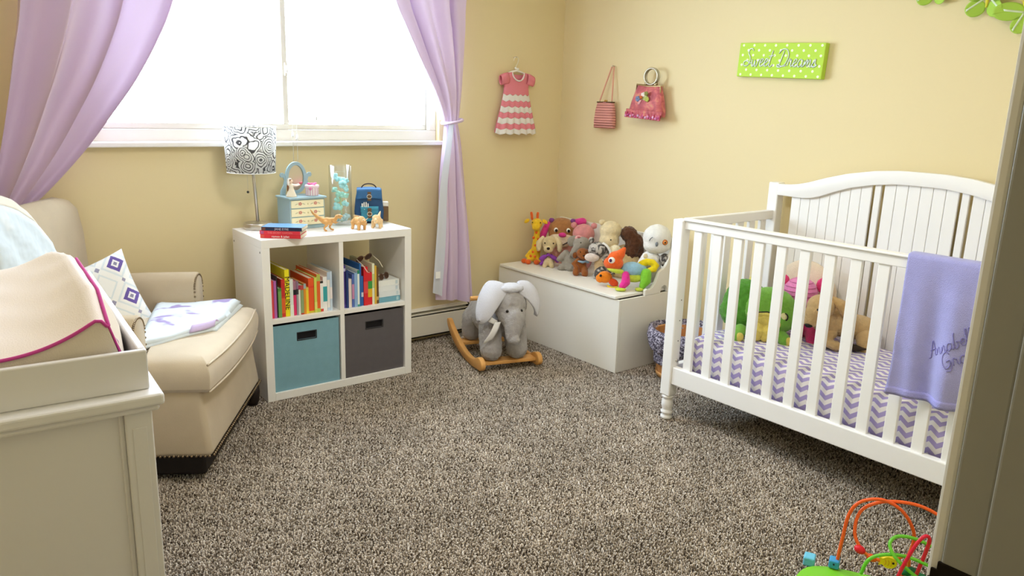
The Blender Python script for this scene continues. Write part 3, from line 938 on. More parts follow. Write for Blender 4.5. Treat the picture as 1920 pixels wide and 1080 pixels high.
# brown sunglasses on the lying stack, and a pair with cream arms on the upright books
def sunglasses(label, loc, rot, col, arm, s=1.0):
    t = thing('sunglasses', label, 'sunglasses', loc, rot)
    for sx in (-1, 1):
        b = bm_()
        tube(b, [(sx * .031 * s + .024 * s * math.cos(a), 0, .02 * s * math.sin(a)) for a in [2 * PI * k / 18 for k in range(18)]], .0028 * s, 6, closed=True)
        obj('rim', b, cm(col, .35), t, smooth=True)
        b = bm_(); lathe(b, [(.0225 * s, -.0006), (.0225 * s, .0006)], 18, mt=xform((sx * .031 * s, 0, 0), (PI / 2, 0, 0)) @ Matrix.Diagonal((1, .85, 1, 1)))
        obj('lens', b, cm('#4A3226', .2), t)
        b = bm_(); tube(b, [(sx * .056 * s, .001, .006 * s), (sx * .058 * s, .06 * s, .006 * s), (sx * .056 * s, .10 * s, -.008 * s)], .0024 * s, 6)
        obj('temple', b, cm(arm, .4), t, smooth=True)
    b = bm_(); tube(b, [(-.008 * s, 0, .004 * s), (0, -.001, .007 * s), (.008 * s, 0, .004 * s)], .0024 * s, 6); obj('bridge', b, cm(col, .35), t, smooth=True)
sunglasses('small brown sunglasses lying on the white paperback stack', kp(xs + .05, .07, zt + .017), (-.25, 0, KA + .5), '#5B3B26', '#5B3B26', .75)
sunglasses('brown sunglasses with cream arms standing on top of the upright books', kp(xs - .05, .09, zb + .228), (-.5, .1, KA + PI + .25), '#5A3A2A', '#EDE3CE', .9)
# three paperbacks on top
bz = KW + .0006
ba = math.atan2(-.109, .143)
TB = [('#D9303C', .0165, 'romeo & juliet', '#FFFFFF', 'red paperback at the bottom of the pile on the shelf top', '#D8584A', .0135),
      ('#E0384A', .0165, 'THE SECRET GARDEN', '#F08A88', 'pinkish red paperback in the middle of the pile on the shelf top', '#B25A8A', .0115),
      ('#2A3050', .0165, 'JANE EYRE', '#D8C8D8', 'navy paperback with blue cover topping the pile on the shelf', '#7A4A3A', .0135)]
for i, (c, h, ti, tc, lab, sq, ts) in enumerate(TB):
    dx = (.0, -.002, .006)[i]
    t = thing('book', lab, 'book', V((-2.166, -.404, bz)) + V((math.cos(ba), math.sin(ba), 0)) * dx, ba, 'paperbacks on the shelf top')
    ln, dp = .182, .118
    cc = cm(c, .4)
    b = bm_(); box(b, (0, 0, 0), (ln, .001, h)); box(b, (0, .001, 0), (ln, dp, .0008)); obj('cover', b, cc, t)
    b = bm_(); box(b, (0, .001, h - .0008), (ln, dp, h)); obj('front_cover', b, cm('#6C9CC8', .25) if i == 2 else cc, t)
    b = bm_(); box(b, (.001, .001, .001), (ln - .001, dp - .001, h - .001)); obj('pages', b, m_page, t)
    b = bm_(); box(b, (.003, -.0004, h * .12), (.018, .0006, h * .88)); obj('publisher_mark', b, cm(sq, .5), t)
    text3d('spine_title', ti, ts, cm(tc, .5), t, (ln * .5, -.0006, h * .47), (PI / 2, 0, 0), .0002)
    bz += h + .0006

# ------------------------------------------------------------------ lamp with paisley shade
m_steel = cm('#C9C3BA', .3, metal=.95)
lp = thing('table_lamp', 'brushed steel table lamp with black and white paisley shade', 'lamp', (-2.078, -.145, KW + .0005))
b = bm_(); lathe(b, [(.0, 0), (.066, 0), (.068, .004), (.068, .026), (.065, .03), (.02, .0315), (.012, .036), (.0, .037)], 40, cap=False); obj('base', b, m_steel, lp, smooth=True, bevel=.001)
b = bm_(); cyl(b, (0, 0, .03), (-.018, 0, .40), .0075, n=14); obj('pole', b, m_steel, lp, smooth=True)
m_pais, t, bs = nt('paisley_cloth')
bs.inputs['Roughness'].default_value = .9
co = coords(t)
nz = N(t, 'TexNoise', Scale=16.0, Detail=2); t.links.new(co, nz.inputs['Vector'])
vm = N(t, 'VectorMath', operation='MULTIPLY_ADD'); vm.inputs[1].default_value = (.035, .035, .035)
t.links.new(nz.outputs['Color'], vm.inputs[0]); t.links.new(co, vm.inputs[2])
vo = N(t, 'TexVoronoi', Scale=15.0); t.links.new(vm.outputs[0], vo.inputs['Vector'])
s1 = mth('SINE', mth('MULTIPLY', vo.outputs['Distance'], 42.0))
k1 = mth('GREATER_THAN', s1, .52)
vo2 = N(t, 'TexVoronoi', Scale=85.0); t.links.new(vm.outputs[0], vo2.inputs['Vector'])
k2 = mth('MULTIPLY', mth('LESS_THAN', vo2.outputs['Distance'], .28), mth('GREATER_THAN', vo.outputs['Distance'], .62))
kk = mth('MAXIMUM', k1, k2)
mx = N(t, 'MixRGB'); mx.inputs['Color1'].default_value = srgb('#F4F3F0'); mx.inputs['Color2'].default_value = srgb('#5A585A')
t.links.new(kk, mx.inputs['Fac']); t.links.new(mx.outputs[0], bs.inputs['Base Color'])
trn = N(t, 'BsdfTranslucent'); t.links.new(mx.outputs[0], trn.inputs['Color'])
ms = N(t, 'MixShader', Fac=.3); t.links.new(bs.outputs[0], ms.inputs[1]); t.links.new(trn.outputs[0], ms.inputs[2])
t.links.new(ms.outputs[0], t.nodes['Material Output'].inputs['Surface'])
b = bm_()
sx_ = -.02
lathe(b, [(.110, .273), (.1195, .487)], 56, (sx_, 0, 0), cap=False)
sh = obj('lamp_shade', b, m_pais, lp, smooth=True, solid=.0015)
for rr_, z in ((.1195, .487), (.110, .273)):
    b = bm_(); tube(b, [(sx_ + rr_ * math.cos(2 * PI * k / 40), rr_ * math.sin(2 * PI * k / 40), z) for k in range(40)], .0022, 6, closed=True); obj('rim', b, cm('#F6F5F2', .7), sh, smooth=True)
b = bm_(); lathe(b, [(.01, .37), (.014, .38), (.03, .42), (.028, .44), (.012, .455), (.001, .457)], 16, (sx_, 0, 0)); obj('bulb', b, cm('#F7F4EA', .3), lp, smooth=True)
b = bm_()
for k in range(3): tube(b, [(sx_, 0, .40), (sx_ + .114 * math.cos(k * 2.1), .114 * math.sin(k * 2.1), .40)], .0015, 5)
obj('shade_spider', b, m_steel, lp)
b = bm_(); tube(b, [(-.045, -.01, .36), (-.045, -.01, .185)], .0006, 5); pcn = obj('pull_chain', b, m_steel, lp)
b = bm_(); ell(b, (-.045, -.01, .18), .006); obj('pull_bead', b, cm('#2A2624', .4), pcn, smooth=True)

# ------------------------------------------------------------------ jewellery box with mirror
m_blue = mat('powder_blue_paint', '#9FB9C4', .55)
m_cr = mat('cream_drawer_paint', '#EFE7C6', .55)
JA = math.radians(4.0)
jb = thing('jewellery_box', 'powder blue jewellery box with cream drawers and an oval mirror', 'jewellery box', (-1.958, -.255, KW + .0005), JA)
JW, JD, JH = .186, .135, .145
b = bm_(); box(b, (0, .004, .008), (JW, JD, JH)); obj('case', b, m_blue, jb, bevel=.001)
pbox('plinth', (-.004, -.002, 0), (JW + .004, JD + .003, .012), m_blue, jb, bevel=.002)
pbox('top_board', (-.008, -.008, JH), (JW + .008, JD + .004, JH + .01), m_blue, jb, bevel=.003)
for i in range(3):
    z0 = .018 + .0425 * i
    d = pbox('drawer', (.006, -.001, z0), (JW - .006, .006, z0 + .037), m_cr, jb, bevel=.002)
    for sx in (.28, .72):
        c = (JW * sx, -.0012, z0 + .020)
        b = bm_()
        for k in range(5): ell(b, (c[0] + .006 * math.cos(k * 1.257), c[1], c[2] + .005 * math.sin(k * 1.257)), (.0042, .0006, .0042), n=8, m=4)
        obj('painted_flower', b, cm('#C98A7A', .6), d)
        for s2 in (-1, 1):
            b = bm_(); ell(b, (c[0] + s2 * .019, c[1], c[2] - .001), (.009, .0005, .0025), (0, s2 * .35, 0), n=8, m=4)
            obj('painted_leaf', b, cm('#C3C0A0', .6), d)
    b = bm_(); ell(b, (JW * .5, -.004, z0 + .019), .004); obj('knob', b, cm('#E8DEBA', .4), d, smooth=True)
mc = (JW * .50, JD - .02, JH + .01 + .083)
b = bm_()
N_ = 44
ro, ri = [], []
for k in range(N_):
    a = 2 * PI * k / N_
    ro.append((.057 * math.cos(a), .079 * math.sin(a))); ri.append((.041 * math.cos(a), .062 * math.sin(a)))
for dy in (0,):
    v = [[b.verts.new((mc[0] + p[0], mc[1] + y, mc[2] + p[1])) for p in L_] for L_, y in ((ro, -.006), (ri, -.006), (ri, .006), (ro, .006))]
    for k in range(N_):
        l = (k + 1) % N_
        for q in range(4):
            A, B_ = v[q], v[(q + 1) % 4]
            b.faces.new((A[k], A[l], B_[l], B_[k]))
mf = obj('mirror_frame', b, m_blue, jb, bevel=.0015)
b = bm_(); prism(b, [(p[0], p[1]) for p in ri], .002, xform((mc[0], mc[1] + .004, mc[2]), (PI / 2, 0, 0))); obj('mirror_glass', b, cm('#D9CCB0', .3, metal=1.0), mf)  # beige tint puts the wall's reflection into the glass colour
for s2 in (-1, 1):
    b = bm_()
    ol = [(.060, -.083), (.086, -.083), (.083, -.06), (.068, -.035), (.062, -.01), (.068, .004), (.080, .004), (.086, .014), (.080, .026), (.068, .026), (.060, .020), (.052, .0), (.050, -.03)]
    ol = [(s2 * a, c) for a, c in ol]
    if s2 < 0: ol.reverse()
    prism(b, ol, .008, xform((mc[0], mc[1] + .004, mc[2]), (PI / 2, 0, 0)))
    obj('mirror_support', b, m_blue, jb, bevel=.0015)

def at_top(px, py, pz): return V((px, py, pz))
JT = KW + .0005 + JH + .0105
def jl(x, y): return Matrix.Translation(jb.location) @ Matrix.Rotation(JA, 4, 'Z') @ V((x, y, 0))
# figurine: a girl in a cream dress holding out a pink bird
p = jl(.026, .035)
fg = thing('figurine', 'small cream girl figurine with outstretched arms beside the oval mirror', 'figurine', (p.x, p.y, JT + .0003), JA)
b = bm_(); lathe(b, [(.0, 0), (.026, 0), (.025, .004), (.019, .02), (.013, .036), (.0105, .046), (.013, .056), (.011, .061), (.005, .064)], 20); obj('dress', b, cm('#F2E6D2', .8), fg, smooth=True)
blob('head', [('e', (0, 0, .073), (.0095, .009, .011)), ('c', [(0, 0, .06), (0, 0, .07)], .004)], cm('#F0D2BA', .7), fg, .002, 2)
blob('hair', [('e', (-.003, .003, .077), (.011, .0095, .0095)), ('c', [(-.009, .004, .072), (-.013, .006, .05), (-.014, .004, .03)], [.006, .0065, .004])], cm('#8A5A3C', .7), fg, .002, 2)
blob('veil', [('e', (-.013, .002, .070), (.006, .009, .018)), ('e', (-.004, .001, .087), (.009, .008, .003))], cm('#F6F0EA', .8), fg, .002, 2)
blob('arms', [('c', [(.006, -.006, .056), (.024, -.008, .051), (.042, -.006, .056)], [.005, .0045, .0035]), ('c', [(.008, .006, .056), (.026, .006, .054), (.044, .002, .060)], [.005, .0045, .0035])], cm('#F4DCD2', .8), fg, .002, 2)
blob('bird', [('e', (.049, -.002, .064), (.009, .005, .0055)), ('e', (.057, -.002, .067), .004)], cm('#D9647A', .7), fg, .002, 2)
# trinket box: striped drum with a bow
p = jl(.142, .045)
tk = thing('trinket_box', 'pink and white striped trinket box with a bow lid', 'trinket box', (p.x, p.y, JT + .0003), JA)
b = bm_(); lathe(b, [(0, 0), (.030, 0), (.031, .002), (.031, .04), (0, .041)], 32, cap=False); obj('drum', b, cm('#F4ECEA', .6), tk, smooth=True, bevel=.001)
b = bm_()
for k in range(16):
    a = 2 * PI * k / 16; c, s = math.cos(a) * .0312, math.sin(a) * .0312
    box(b, (-.0018, -.0004, .002), (.0018, .0004, .039), xform((c, s, 0), (0, 0, a + PI / 2)))
obj('stripes', b, cm('#D89AB0', .6), tk, kind='stuff')
b = bm_(); lathe(b, [(0, .04), (.034, .04), (.0345, .043), (.0345, .049), (.032, .052), (0, .053)], 32, cap=False); lid = obj('lid', b, cm('#F2D9E2', .6), tk, smooth=True)
blob('bow', [('e', (.014, 0, .057), (.015, .008, .005), (0, -.2, .3)), ('e', (-.014, 0, .057), (.015, .008, .005), (0, .2, .3)), ('e', (0, 0, .057), .006), ('e', (.0, -.02, .054), (.006, .016, .003))], cm('#DE6FA2', .6), tk, .0022, 2)
blob('rosette', [('e', (-.022, -.025, .036), (.009, .006, .009))], cm('#E389B4', .7), tk, .0022, 2)

# ------------------------------------------------------------------ glass vase of aqua gel blossoms
def clear(name, col, ior, amt=1.0):
    m, t, bs = nt(name)
    t.nodes.remove(bs)
    gl = N(t, 'BsdfGlossy', Roughness=.03); tp = N(t, 'BsdfTransparent'); tp.inputs['Color'].default_value = col
    fr = N(t, 'LayerWeight', Blend=ior); mx = N(t, 'MixShader')
    t.links.new(fr.outputs['Facing'], mx.inputs[0]); t.links.new(tp.outputs[0], mx.inputs[1]); t.links.new(gl.outputs[0], mx.inputs[2])
    t.links.new(mx.outputs[0], t.nodes['Material Output'].inputs['Surface'])
    return m
m_glass = clear('vase_glass', (.975, .98, .98, 1), .07)
m_water = clear('vase_water', (.985, .997, .995, 1), .02)
va = thing('glass_vase', 'tall clear glass cylinder vase filled with floating aqua blossoms', 'vase', (-1.672, -.212, KW + .0005))
b = bm_(); lathe(b, [(0, 0), (.055, 0), (.057, .004), (.057, .30), (.0545, .30), (.0545, .012), (0, .011)], 48, cap=False); obj('glass_wall', b, m_glass, va, smooth=True)
b = bm_(); lathe(b, [(0, .0125), (.053, .0125), (.053, .272), (0, .272)], 40, cap=False); obj('water', b, m_water, va, smooth=True)
m_aq = mat('aqua_blossom', '#C6FAFC', .45, transl=.25)
m_aq2 = mat('aqua_green_blossom', '#C6F6EA', .45, transl=.25)
m_gem = mat('pale_glass_gem', '#CFE8EA', .2, transl=.3)
FL = [(-.030, .245, .018, 0), (-.012, .232, .015, 0), (.012, .228, .016, 0), (.030, .225, .014, 0), (.005, .208, .022, 0), (.026, .208, .012, 0), (.028, .185, .018, 0), (-.035, .178, .016, 1),
      (-.010, .156, .017, 1), (.012, .152, .018, 1), (.033, .150, .015, 1), (-.016, .128, .017, 1), (-.020, .092, .023, 0), (-.002, .088, .012, 1), (.022, .110, .015, 0), (.036, .106, .013, 0)]
rr = random.Random(2)
for cx_, z, s, k in FL:
    b = bm_()
    yy = rr.uniform(-.018, .012)
    s *= 1.25
    c = V((cx_ * .78, cx_ * -.6 + yy, z))
    if c.xy.length > .031: c.xy = c.xy * .031 / c.xy.length
    for q in range(5):
        a = q * 1.257 + rr.random()
        ell(b, c + V((math.cos(a) * s * .35, rr.uniform(-.3, .3) * s, math.sin(a) * s * .35)), (s * .52, s * .36, s * .46), (rr.random() * 3, rr.random(), rr.random() * 3), 9, 6)
    obj('blossom', b, (m_aq, m_aq2)[k], va, smooth=True)
b = bm_(); tube(b, [(.004, 0, .015), (.006, .004, .08), (.0, .0, .15)], .0035, 6); obj('stem', b, cm('#C9DDA8', .5), va, smooth=True)
for k in range(12):
    a = k * 2.4; q = .012 + .028 * ((k * .37) % 1)
    b = bm_(); ell(b, (q * math.cos(a), q * math.sin(a), .024 + .010 * (k % 3)), (.013, .011, .009), (k, k * .5, 0), 8, 5); obj('glass_gem', b, m_gem, va, smooth=True)

# ------------------------------------------------------------------ toy backpack
BA = -.45
bp_ = thing('toy_backpack', 'small blue leather toy backpack with brown straps on the shelf', 'backpack', (-1.505, -.20, KW + .0005), BA)
m_lea = mat('blue_leather', '#2C4F7A', .6, bump=.3, bscale=200, var=.08)
m_lea2 = mat('blue_flap_leather', '#38699A', .6, bump=.3, bscale=200, var=.08)
m_teal = mat('teal_pocket_leather', '#3C8AA6', .6, bump=.3, bscale=200, var=.06)
m_brn = mat('brown_strap_leather', '#6B5238', .65)
b = bm_()
rings = []
for z, w, d in ((0, .066, .032), (.008, .073, .038), (.06, .076, .040), (.12, .07, .038), (.16, .062, .034), (.172, .052, .026)):
    rings.append([V((w * math.copysign(abs(math.cos(a)) ** .55, math.cos(a)), d * math.copysign(abs(math.sin(a)) ** .55, math.sin(a)), z)) for a in [2 * PI * k / 28 for k in range(28)]])
loft(b, rings)
obj('bag_body', b, m_lea, bp_, smooth=True)
b = bm_()
grid(b, lambda a, c: V(((a - .5) * (.120 + .012 * c), .034 - .076 * min(1, c * 1.8) - .004 * math.sin(PI * a), .176 + .004 * math.sin(PI * a) - .05 * max(0, c - .5) * 2 ** 1.0)), 12, 14)
obj('top_flap', b, m_lea2, bp_, smooth=True, solid=.005)
b = bm_(); loft(b, [[V((w * math.copysign(abs(math.cos(a)) ** .5, math.cos(a)), -.036 - .012 * max(0, -math.sin(a)) ** .6 - .002, z)) if 0 else V((w * math.copysign(abs(math.cos(a)) ** .5, math.cos(a)), -.044 + .011 * math.sin(a), z)) for a in [2 * PI * k / 20 for k in range(20)]] for z, w in ((.012, .040), (.02, .044), (.07, .044), (.078, .042))])
pk = obj('front_pocket', b, m_teal, bp_, smooth=True)
b = bm_(); grid(b, lambda a, c: V(((a - .5) * .092, -.052 - .006 * math.sin(PI * min(1, c * 1.5)) - .002, .090 - .030 * c + (.010 * (1 - abs(2 * a - 1) ** 2) * -1 if c > .8 else 0))), 12, 8); obj('pocket_flap', b, m_teal, pk, smooth=True, solid=.003)
for z0, z1, y in ((.118, .165, -.047), (.03, .082, -.0635)):
    s_ = pbox('strap', (-.010, y - .0015, z0), (.010, y + .0015, z1), m_brn, bp_, bevel=.001)
    b = bm_(); tube(b, [(.012 * math.cos(a), y - .003, z0 + .022 + .010 * math.sin(a)) for a in [2 * PI * k / 14 for k in range(14)]], .0016, 6, closed=True); obj('buckle', b, cm('#DAD3C2', .3, metal=.9), s_, smooth=True)
b = bm_(); tube(b, catmull([(-.038, 0, .172), (-.034, 0, .188), (-.015, 0, .200), (.015, 0, .200), (.034, 0, .188), (.038, 0, .172)], 4), .0032, 7); obj('handle', b, cm('#3A2A22', .5), bp_, smooth=True)
b = bm_(); box(b, (.068, -.014, .006), (.100, .024, .085)); sp = obj('side_pocket', b, m_brn, bp_, bevel=.004)
b = bm_(); box(b, (.066, -.016, .085), (.101, .026, .108)); obj('side_pocket_flap', b, cm('#D9D4CC', .7), sp, bevel=.005)
blob('little_hand', [('c', [(-.037 + .010 * k, -.056, .080), (-.037 + .010 * k, -.056, .104 + .006 * (k in (1, 2)))], .0032) for k in range(4)] + [('e', (-.022, -.056, .080), (.016, .005, .008))], cm('#F3EEE4', .6), bp_, .0022, 2, label='small white hand shaped piece sticking up behind the pocket')

# ------------------------------------------------------------------ dinosaurs
m_din = mat('tan_rubber', '#D2A063', .5, var=.12, vscale=60)
m_din2 = mat('pale_tan_rubber', '#DDBB8A', .5, var=.15, vscale=70)
d1 = thing('toy_dinosaur', 'tan two-legged toy dinosaur with raised tail and open mouth', 'dinosaur', (-1.815, -.355, KW + .0005), -.62)
blob('dino_body', [('e', (0, 0, .052), (.036, .019, .021)), ('c', [(-.02, 0, .055), (-.05, 0, .072), (-.075, .004, .092), (-.09, .006, .112)], [.016, .010, .006, .0022]),
     ('c', [(.022, 0, .057), (.044, -.002, .064), (.052, -.004, .076)], [.015, .0105, .0095]), ('e', (.060, -.004, .082), (.017, .010, .0085)), ('c', [(.066, -.004, .084), (.082, -.005, .080)], [.007, .0045]), ('c', [(.060, -.004, .075), (.076, -.005, .068)], [.006, .003]),
     ('c', [(-.004, -.014, .048), (-.002, -.019, .030), (-.014, -.019, .018), (-.012, -.019, .006), (-.002, -.020, .003)], [.013, .009, .005, .0048, .005]),
     ('c', [(.004, .014, .048), (.016, .018, .030), (.008, .018, .018), (.016, .018, .006), (.028, .018, .003)], [.013, .009, .005, .0048, .005]),
     ('c', [(.034, -.014, .052), (.046, -.018, .043), (.054, -.017, .046)], [.005, .0035, .002]), ('c', [(.036, .013, .052), (.048, .016, .043), (.056, .015, .046)], [.005, .0035, .002])], m_din, d1, .0022, 2)
b = bm_()
for s2 in (-1, 1): ell(b, (.064, -.004 + s2 * .0085, .085), .0022)
obj('eye', b, cm('#2B2014', .3), d1, smooth=True)
def horned(label, loc, rz, k, hump):
    t = thing('toy_dinosaur', label, 'dinosaur', loc, rz)
    legs = []
    for x in (-.024, .022):
        for y in (-.015, .015):
            legs.append(('c', [(x, y, .032), (x + .004, y * 1.2, .016), (x + .002, y * 1.25, .0045)], [.011, .0075, .0075]))
    blob('dino_body', [('e', (-.002, 0, .040), (.036, .021, .021)), ('c', [(-.028, 0, .040), (-.05, .002, .034 if not hump else .058), (-.066, .006, .026 if not hump else .072)], [.013, .007, .003]),
         ('e', (.040, 0, .040), (.017, .013, .013)), ('c', [(.046, 0, .038), (.060, 0, .032)], [.009, .005])] + legs, k, t, .0024, 2)
    blob('neck_frill', [('e', (.028, 0, .052), (.006, .021, .018), (0, -.5, 0))], m_din2, t, .0022, 1)
    b = bm_()
    for s2 in (-1, 1): cyl(b, (.044, s2 * .008, .050), (.060, s2 * .012, .062), .003, .0006, 7)
    cyl(b, (.058, 0, .037), (.064, 0, .047), .003, .0006, 7)
    obj('horns', b, cm('#EADCC0', .5), t, smooth=True)
    if not hump:
        b = bm_()
        for i in range(6): cyl(b, (-.030 + .009 * i, 0, .054 + .004 * math.sin(i)), (-.033 + .009 * i, 0, .070), .0045, .0008, 6)
        obj('back_spikes', b, m_din2, t, smooth=True)
    return t
d1.scale = (.9,) * 3
horned('tan four-legged spiky toy dinosaur in the middle of the three', (-1.664, -.385, KW + .0005), -1.35, m_din, False)
horned('tan horned toy dinosaur with raised tail near the shelf end', (-1.556, -.378, KW + .0005), PI + .9, m_din2, True)
# ------------------------------------------------------------------ toy chest bench
m_chest = mat('chest_white_paint', '#EDE9DF', .45, spec=.3, bump=.05, bscale=60)
cb = thing('toy_chest', 'white toy chest bench with scrolled arms in the wall corner', 'toy chest', (0, 0, 0))
cx0, cx1, cy0, cy1, ch_ = -.517, -.018, -1.098, -.056, .405
pbox('front_panel', (cx0, cy0 + .0, 0), (cx0 + .016, cy1, ch_), m_chest, cb, bevel=.0015)
pbox('end_panel', (cx0 + .018, cy0, 0), (cx1, cy0 + .016, ch_), m_chest, cb, bevel=.0015)
pbox('end_panel', (cx0 + .016, cy1 - .016, 0), (cx1, cy1, ch_), m_chest, cb, bevel=.0015)
pbox('back_panel', (cx1 - .016, cy0 + .016, 0), (cx1, cy1 - .016, .69), m_chest, cb, bevel=.003)
pbox('bottom_panel', (cx0 + .016, cy0 + .016, .02), (cx1 - .016, cy1 - .016, .035), m_chest, cb)
pbox('lid', (cx0 - .010, cy0 + .022, ch_ + .003), (cx1 - .018, cy1 - .018, ch_ + .019), m_chest, cb, bevel=.003)
prof = [(-.318, 0), (-.318, .030), (-.300, .036), (-.286, .030), (-.262, .038), (-.240, .060), (-.226, .092), (-.214, .118), (-.196, .130), (-.176, .136), (-.158, .154), (-.142, .186), (-.126, .218), (-.105, .244), (-.075, .262), (-.036, .272), (-.036, 0),
        (-.135, 0), (-.137, .018), (-.146, .034), (-.163, .041), (-.180, .034), (-.189, .018), (-.191, 0)]
for y in (cy0,):
    b = bm_()
    prism(b, prof, .018, Matrix(((1, 0, 0, 0), (0, 0, 1, y), (0, 1, 0, ch_ + .001), (0, 0, 0, 1))))
    obj('scroll_arm', b, m_chest, cb, bevel=.003)

# ------------------------------------------------------------------ soft toys on the bench
FA = math.radians(-133.6)
KY, KZ = .00324, .0033
LZ = ch_ + .0195
def q(dx, dz, x=0.0): return (x, dx * KY, dz * KZ)
def toy(name, label, x, y, cat='soft toy', rz=FA, z=LZ): return thing(name, label, cat, (x, y, z), rz)
def eyes(par, pts, r=.0045, col='#17130F', name='eye'):
    for p_ in pts:
        b = bm_(); ell(b, p_, r, n=10, m=6); obj(name, b, cm(col, .2), par, smooth=True)

# giraffe
g = toy('giraffe_plush', 'yellow giraffe soft toy with orange feet at the wall end', -.318, -.168)
m_gy = plush('#F2C52C'); m_go = plush('#EE6A2A')
blob('body', [('e', q(0, 14), (.030, .036, .042)), ('c', [q(2, 22), q(2, 40), q(3, 58), q(2, 68)], [.030, .023, .019, .021]), ('c', [q(-6, 10, .01), q(-12, 4, .03)], [.018, .014]), ('c', [q(6, 10, .01), q(8, 4, .03)], [.018, .014]), ('c', [q(-8, 22), q(-16, 12, .01)], [.011, .009])], m_gy, g, .006, 4)
blob('head', [('e', q(2, 74), (.036, .036, .034)), ('e', q(1, 68, .022), (.026, .027, .022))], m_gy, g, .006, 4)
for dx, an in ((-17, .7), (17, -.6)):
    blob('ear', [('e', q(dx, 78), (.008, .022, .013), (an, 0, 0))], m_gy, g, .005, 2)
for dx in (-9, 3):
    blob('horn', [('c', [q(dx * .8, 82), q(dx, 93)], [.008, .009])], m_go, g, .004, 2)
for dx, x in ((-11, .045), (5, .045), (-19, .02)):
    blob('foot', [('e', q(dx, 4, x), (.026, .019, .015))], m_go, g, .005, 3)
for dx, dz, x in ((1, 34, .022), (6, 46, .019), (-3, 48, .016), (2, 58, .019), (-3, 22, .028), (7, 24, .026), (1, 14, .034), (-7, 14, .028)):
    b = bm_(); ell(b, q(dx, dz, x), (.005, .0085, .008), n=10, m=6); obj('spot', b, m_go, g, smooth=True)
eyes(g, (q(-6, 77, .03), q(9, 77, .03)), .004)

# big brown dog with pink ears
d = toy('dog_plush', 'large brown dog soft toy with pink ears and pink nose', -.150, -.262)
m_br = plush('#B07A4A'); m_mz = plush('#F0DDBE'); m_hp = plush('#E8469B'); m_pu = plush('#8A4A90')
blob('body', [('e', q(3, 10), (.06, .080, .075)), ('e', q(3, 30), (.05, .055, .05))], plush('#D9A091'), d, .008, 4)
blob('head', [('e', q(0, 62), (.062, .076, .070)), ('e', q(0, 52, .015), (.055, .070, .050))], m_br, d, .007, 5)
blob('muzzle', [('e', q(0, 47, .045), (.038, .064, .036)), ('e', q(1, 40, .047), (.036, .052, .032))], m_mz, d, .006, 4)
blob('nose', [('e', q(2, 55, .078), (.014, .022, .015))], m_hp, d, .004, 3)
b = bm_(); tube(b, [q(-11, 46, .074), q(-5, 39, .083), q(3, 37, .085), q(10, 41, .079), q(13, 46, .070)], .0026, 6); obj('smile', b, cm('#2A1712', .5), d, smooth=True)
for dx, x in ((-9, .062), (11, .062)):
    b = bm_(); ell(b, q(dx, 63, x), (.006, .011, .014), n=12, m=8); e_ = obj('eye_white', b, cm('#F7F4EE', .3), d, smooth=True)
    b = bm_(); ell(b, q(dx + .6, 62, x + .004), (.005, .0075, .010), n=12, m=8); obj('pupil', b, cm('#17120F', .2), e_, smooth=True)
blob('left_ear', [('c', [q(-18, 74), q(-25, 66, .01), q(-31, 48, .015)], [.014, .018, .020])], m_hp, d, .006, 3)
blob('right_ear', [('c', [q(18, 77), q(26, 77, .01), q(33, 78, .01)], [.012, .022, .024])], m_hp, d, .006, 3)
for dx in (-17, 18): blob('ear_base', [('e', q(dx, 78, .012), (.016, .016, .016))], m_pu, d, .005, 2)

# cream puppy with a purple bow
p_ = toy('puppy_plush', 'small cream puppy soft toy wearing a purple ribbon bow', -.306, -.286)
m_c = plush('#DCC79A')
blob('body', [('e', q(0, 8), (.032, .034, .032)), ('c', [q(-4, 6, .02), q(-6, 2, .042)], [.016, .013]), ('c', [q(4, 6, .02), q(6, 2, .042)], [.016, .013])], m_c, p_, .005, 4, fuzz=.004)
blob('head', [('e', q(0, 38), (.036, .040, .038)), ('e', q(-1, 29, .02), (.027, .027, .021))], m_c, p_, .005, 4, fuzz=.004)
for s2 in (-1, 1): blob('ear', [('c', [q(s2 * 11, 46), q(s2 * 17, 38, .006), q(s2 * 17.5, 28, .008)], [.012, .017, .014])], plush('#E3CFA4'), p_, .005, 3, fuzz=.004)
blob('nose', [('e', q(-1, 31, .046), (.008, .010, .008))], cm('#2C1E18', .4), p_, .003, 2)
eyes(p_, (q(-7, 39, .030), q(7, 39, .030)), .004)
m_rib = cm('#8A3FA8', .5)
blob('ribbon_bow', [('e', q(0, 20, .028), (.009, .010, .009)), ('e', q(-9, 15, .024), (.010, .026, .012), (.5, 0, 0)), ('e', q(9, 15, .024), (.010, .026, .012), (-.5, 0, 0)), ('c', [q(-2, 19), q(-12, 4, .02)], [.008, .010]), ('c', [q(4, 19, .01), q(15, 9, .012)], [.007, .009])], m_rib, p_, .004, 2)

# pink toy behind
k_ = toy('bear_plush', 'rosy pink bear soft toy sitting behind the grey elephant', -.165, -.462)
m_pk = plush('#DE9494')
blob('body', [('e', q(0, 14), (.05, .056, .06))], m_pk, k_, .007, 4)
blob('head', [('e', q(0, 58), (.052, .062, .055)), ('e', q(0, 40), (.05, .062, .05))], m_pk, k_, .007, 4)
blob('muzzle', [('e', q(-8, 52, .046), (.018, .026, .018))], plush('#EEB4B0'), k_, .005, 3)
blob('nose', [('e', q(-8, 55, .064), (.006, .010, .006))], cm('#C9737A', .5), k_, .003, 2)
for s2 in (-1, 1): blob('ear', [('e', q(s2 * 17, 72), (.012, .018, .018))], m_pk, k_, .005, 3)

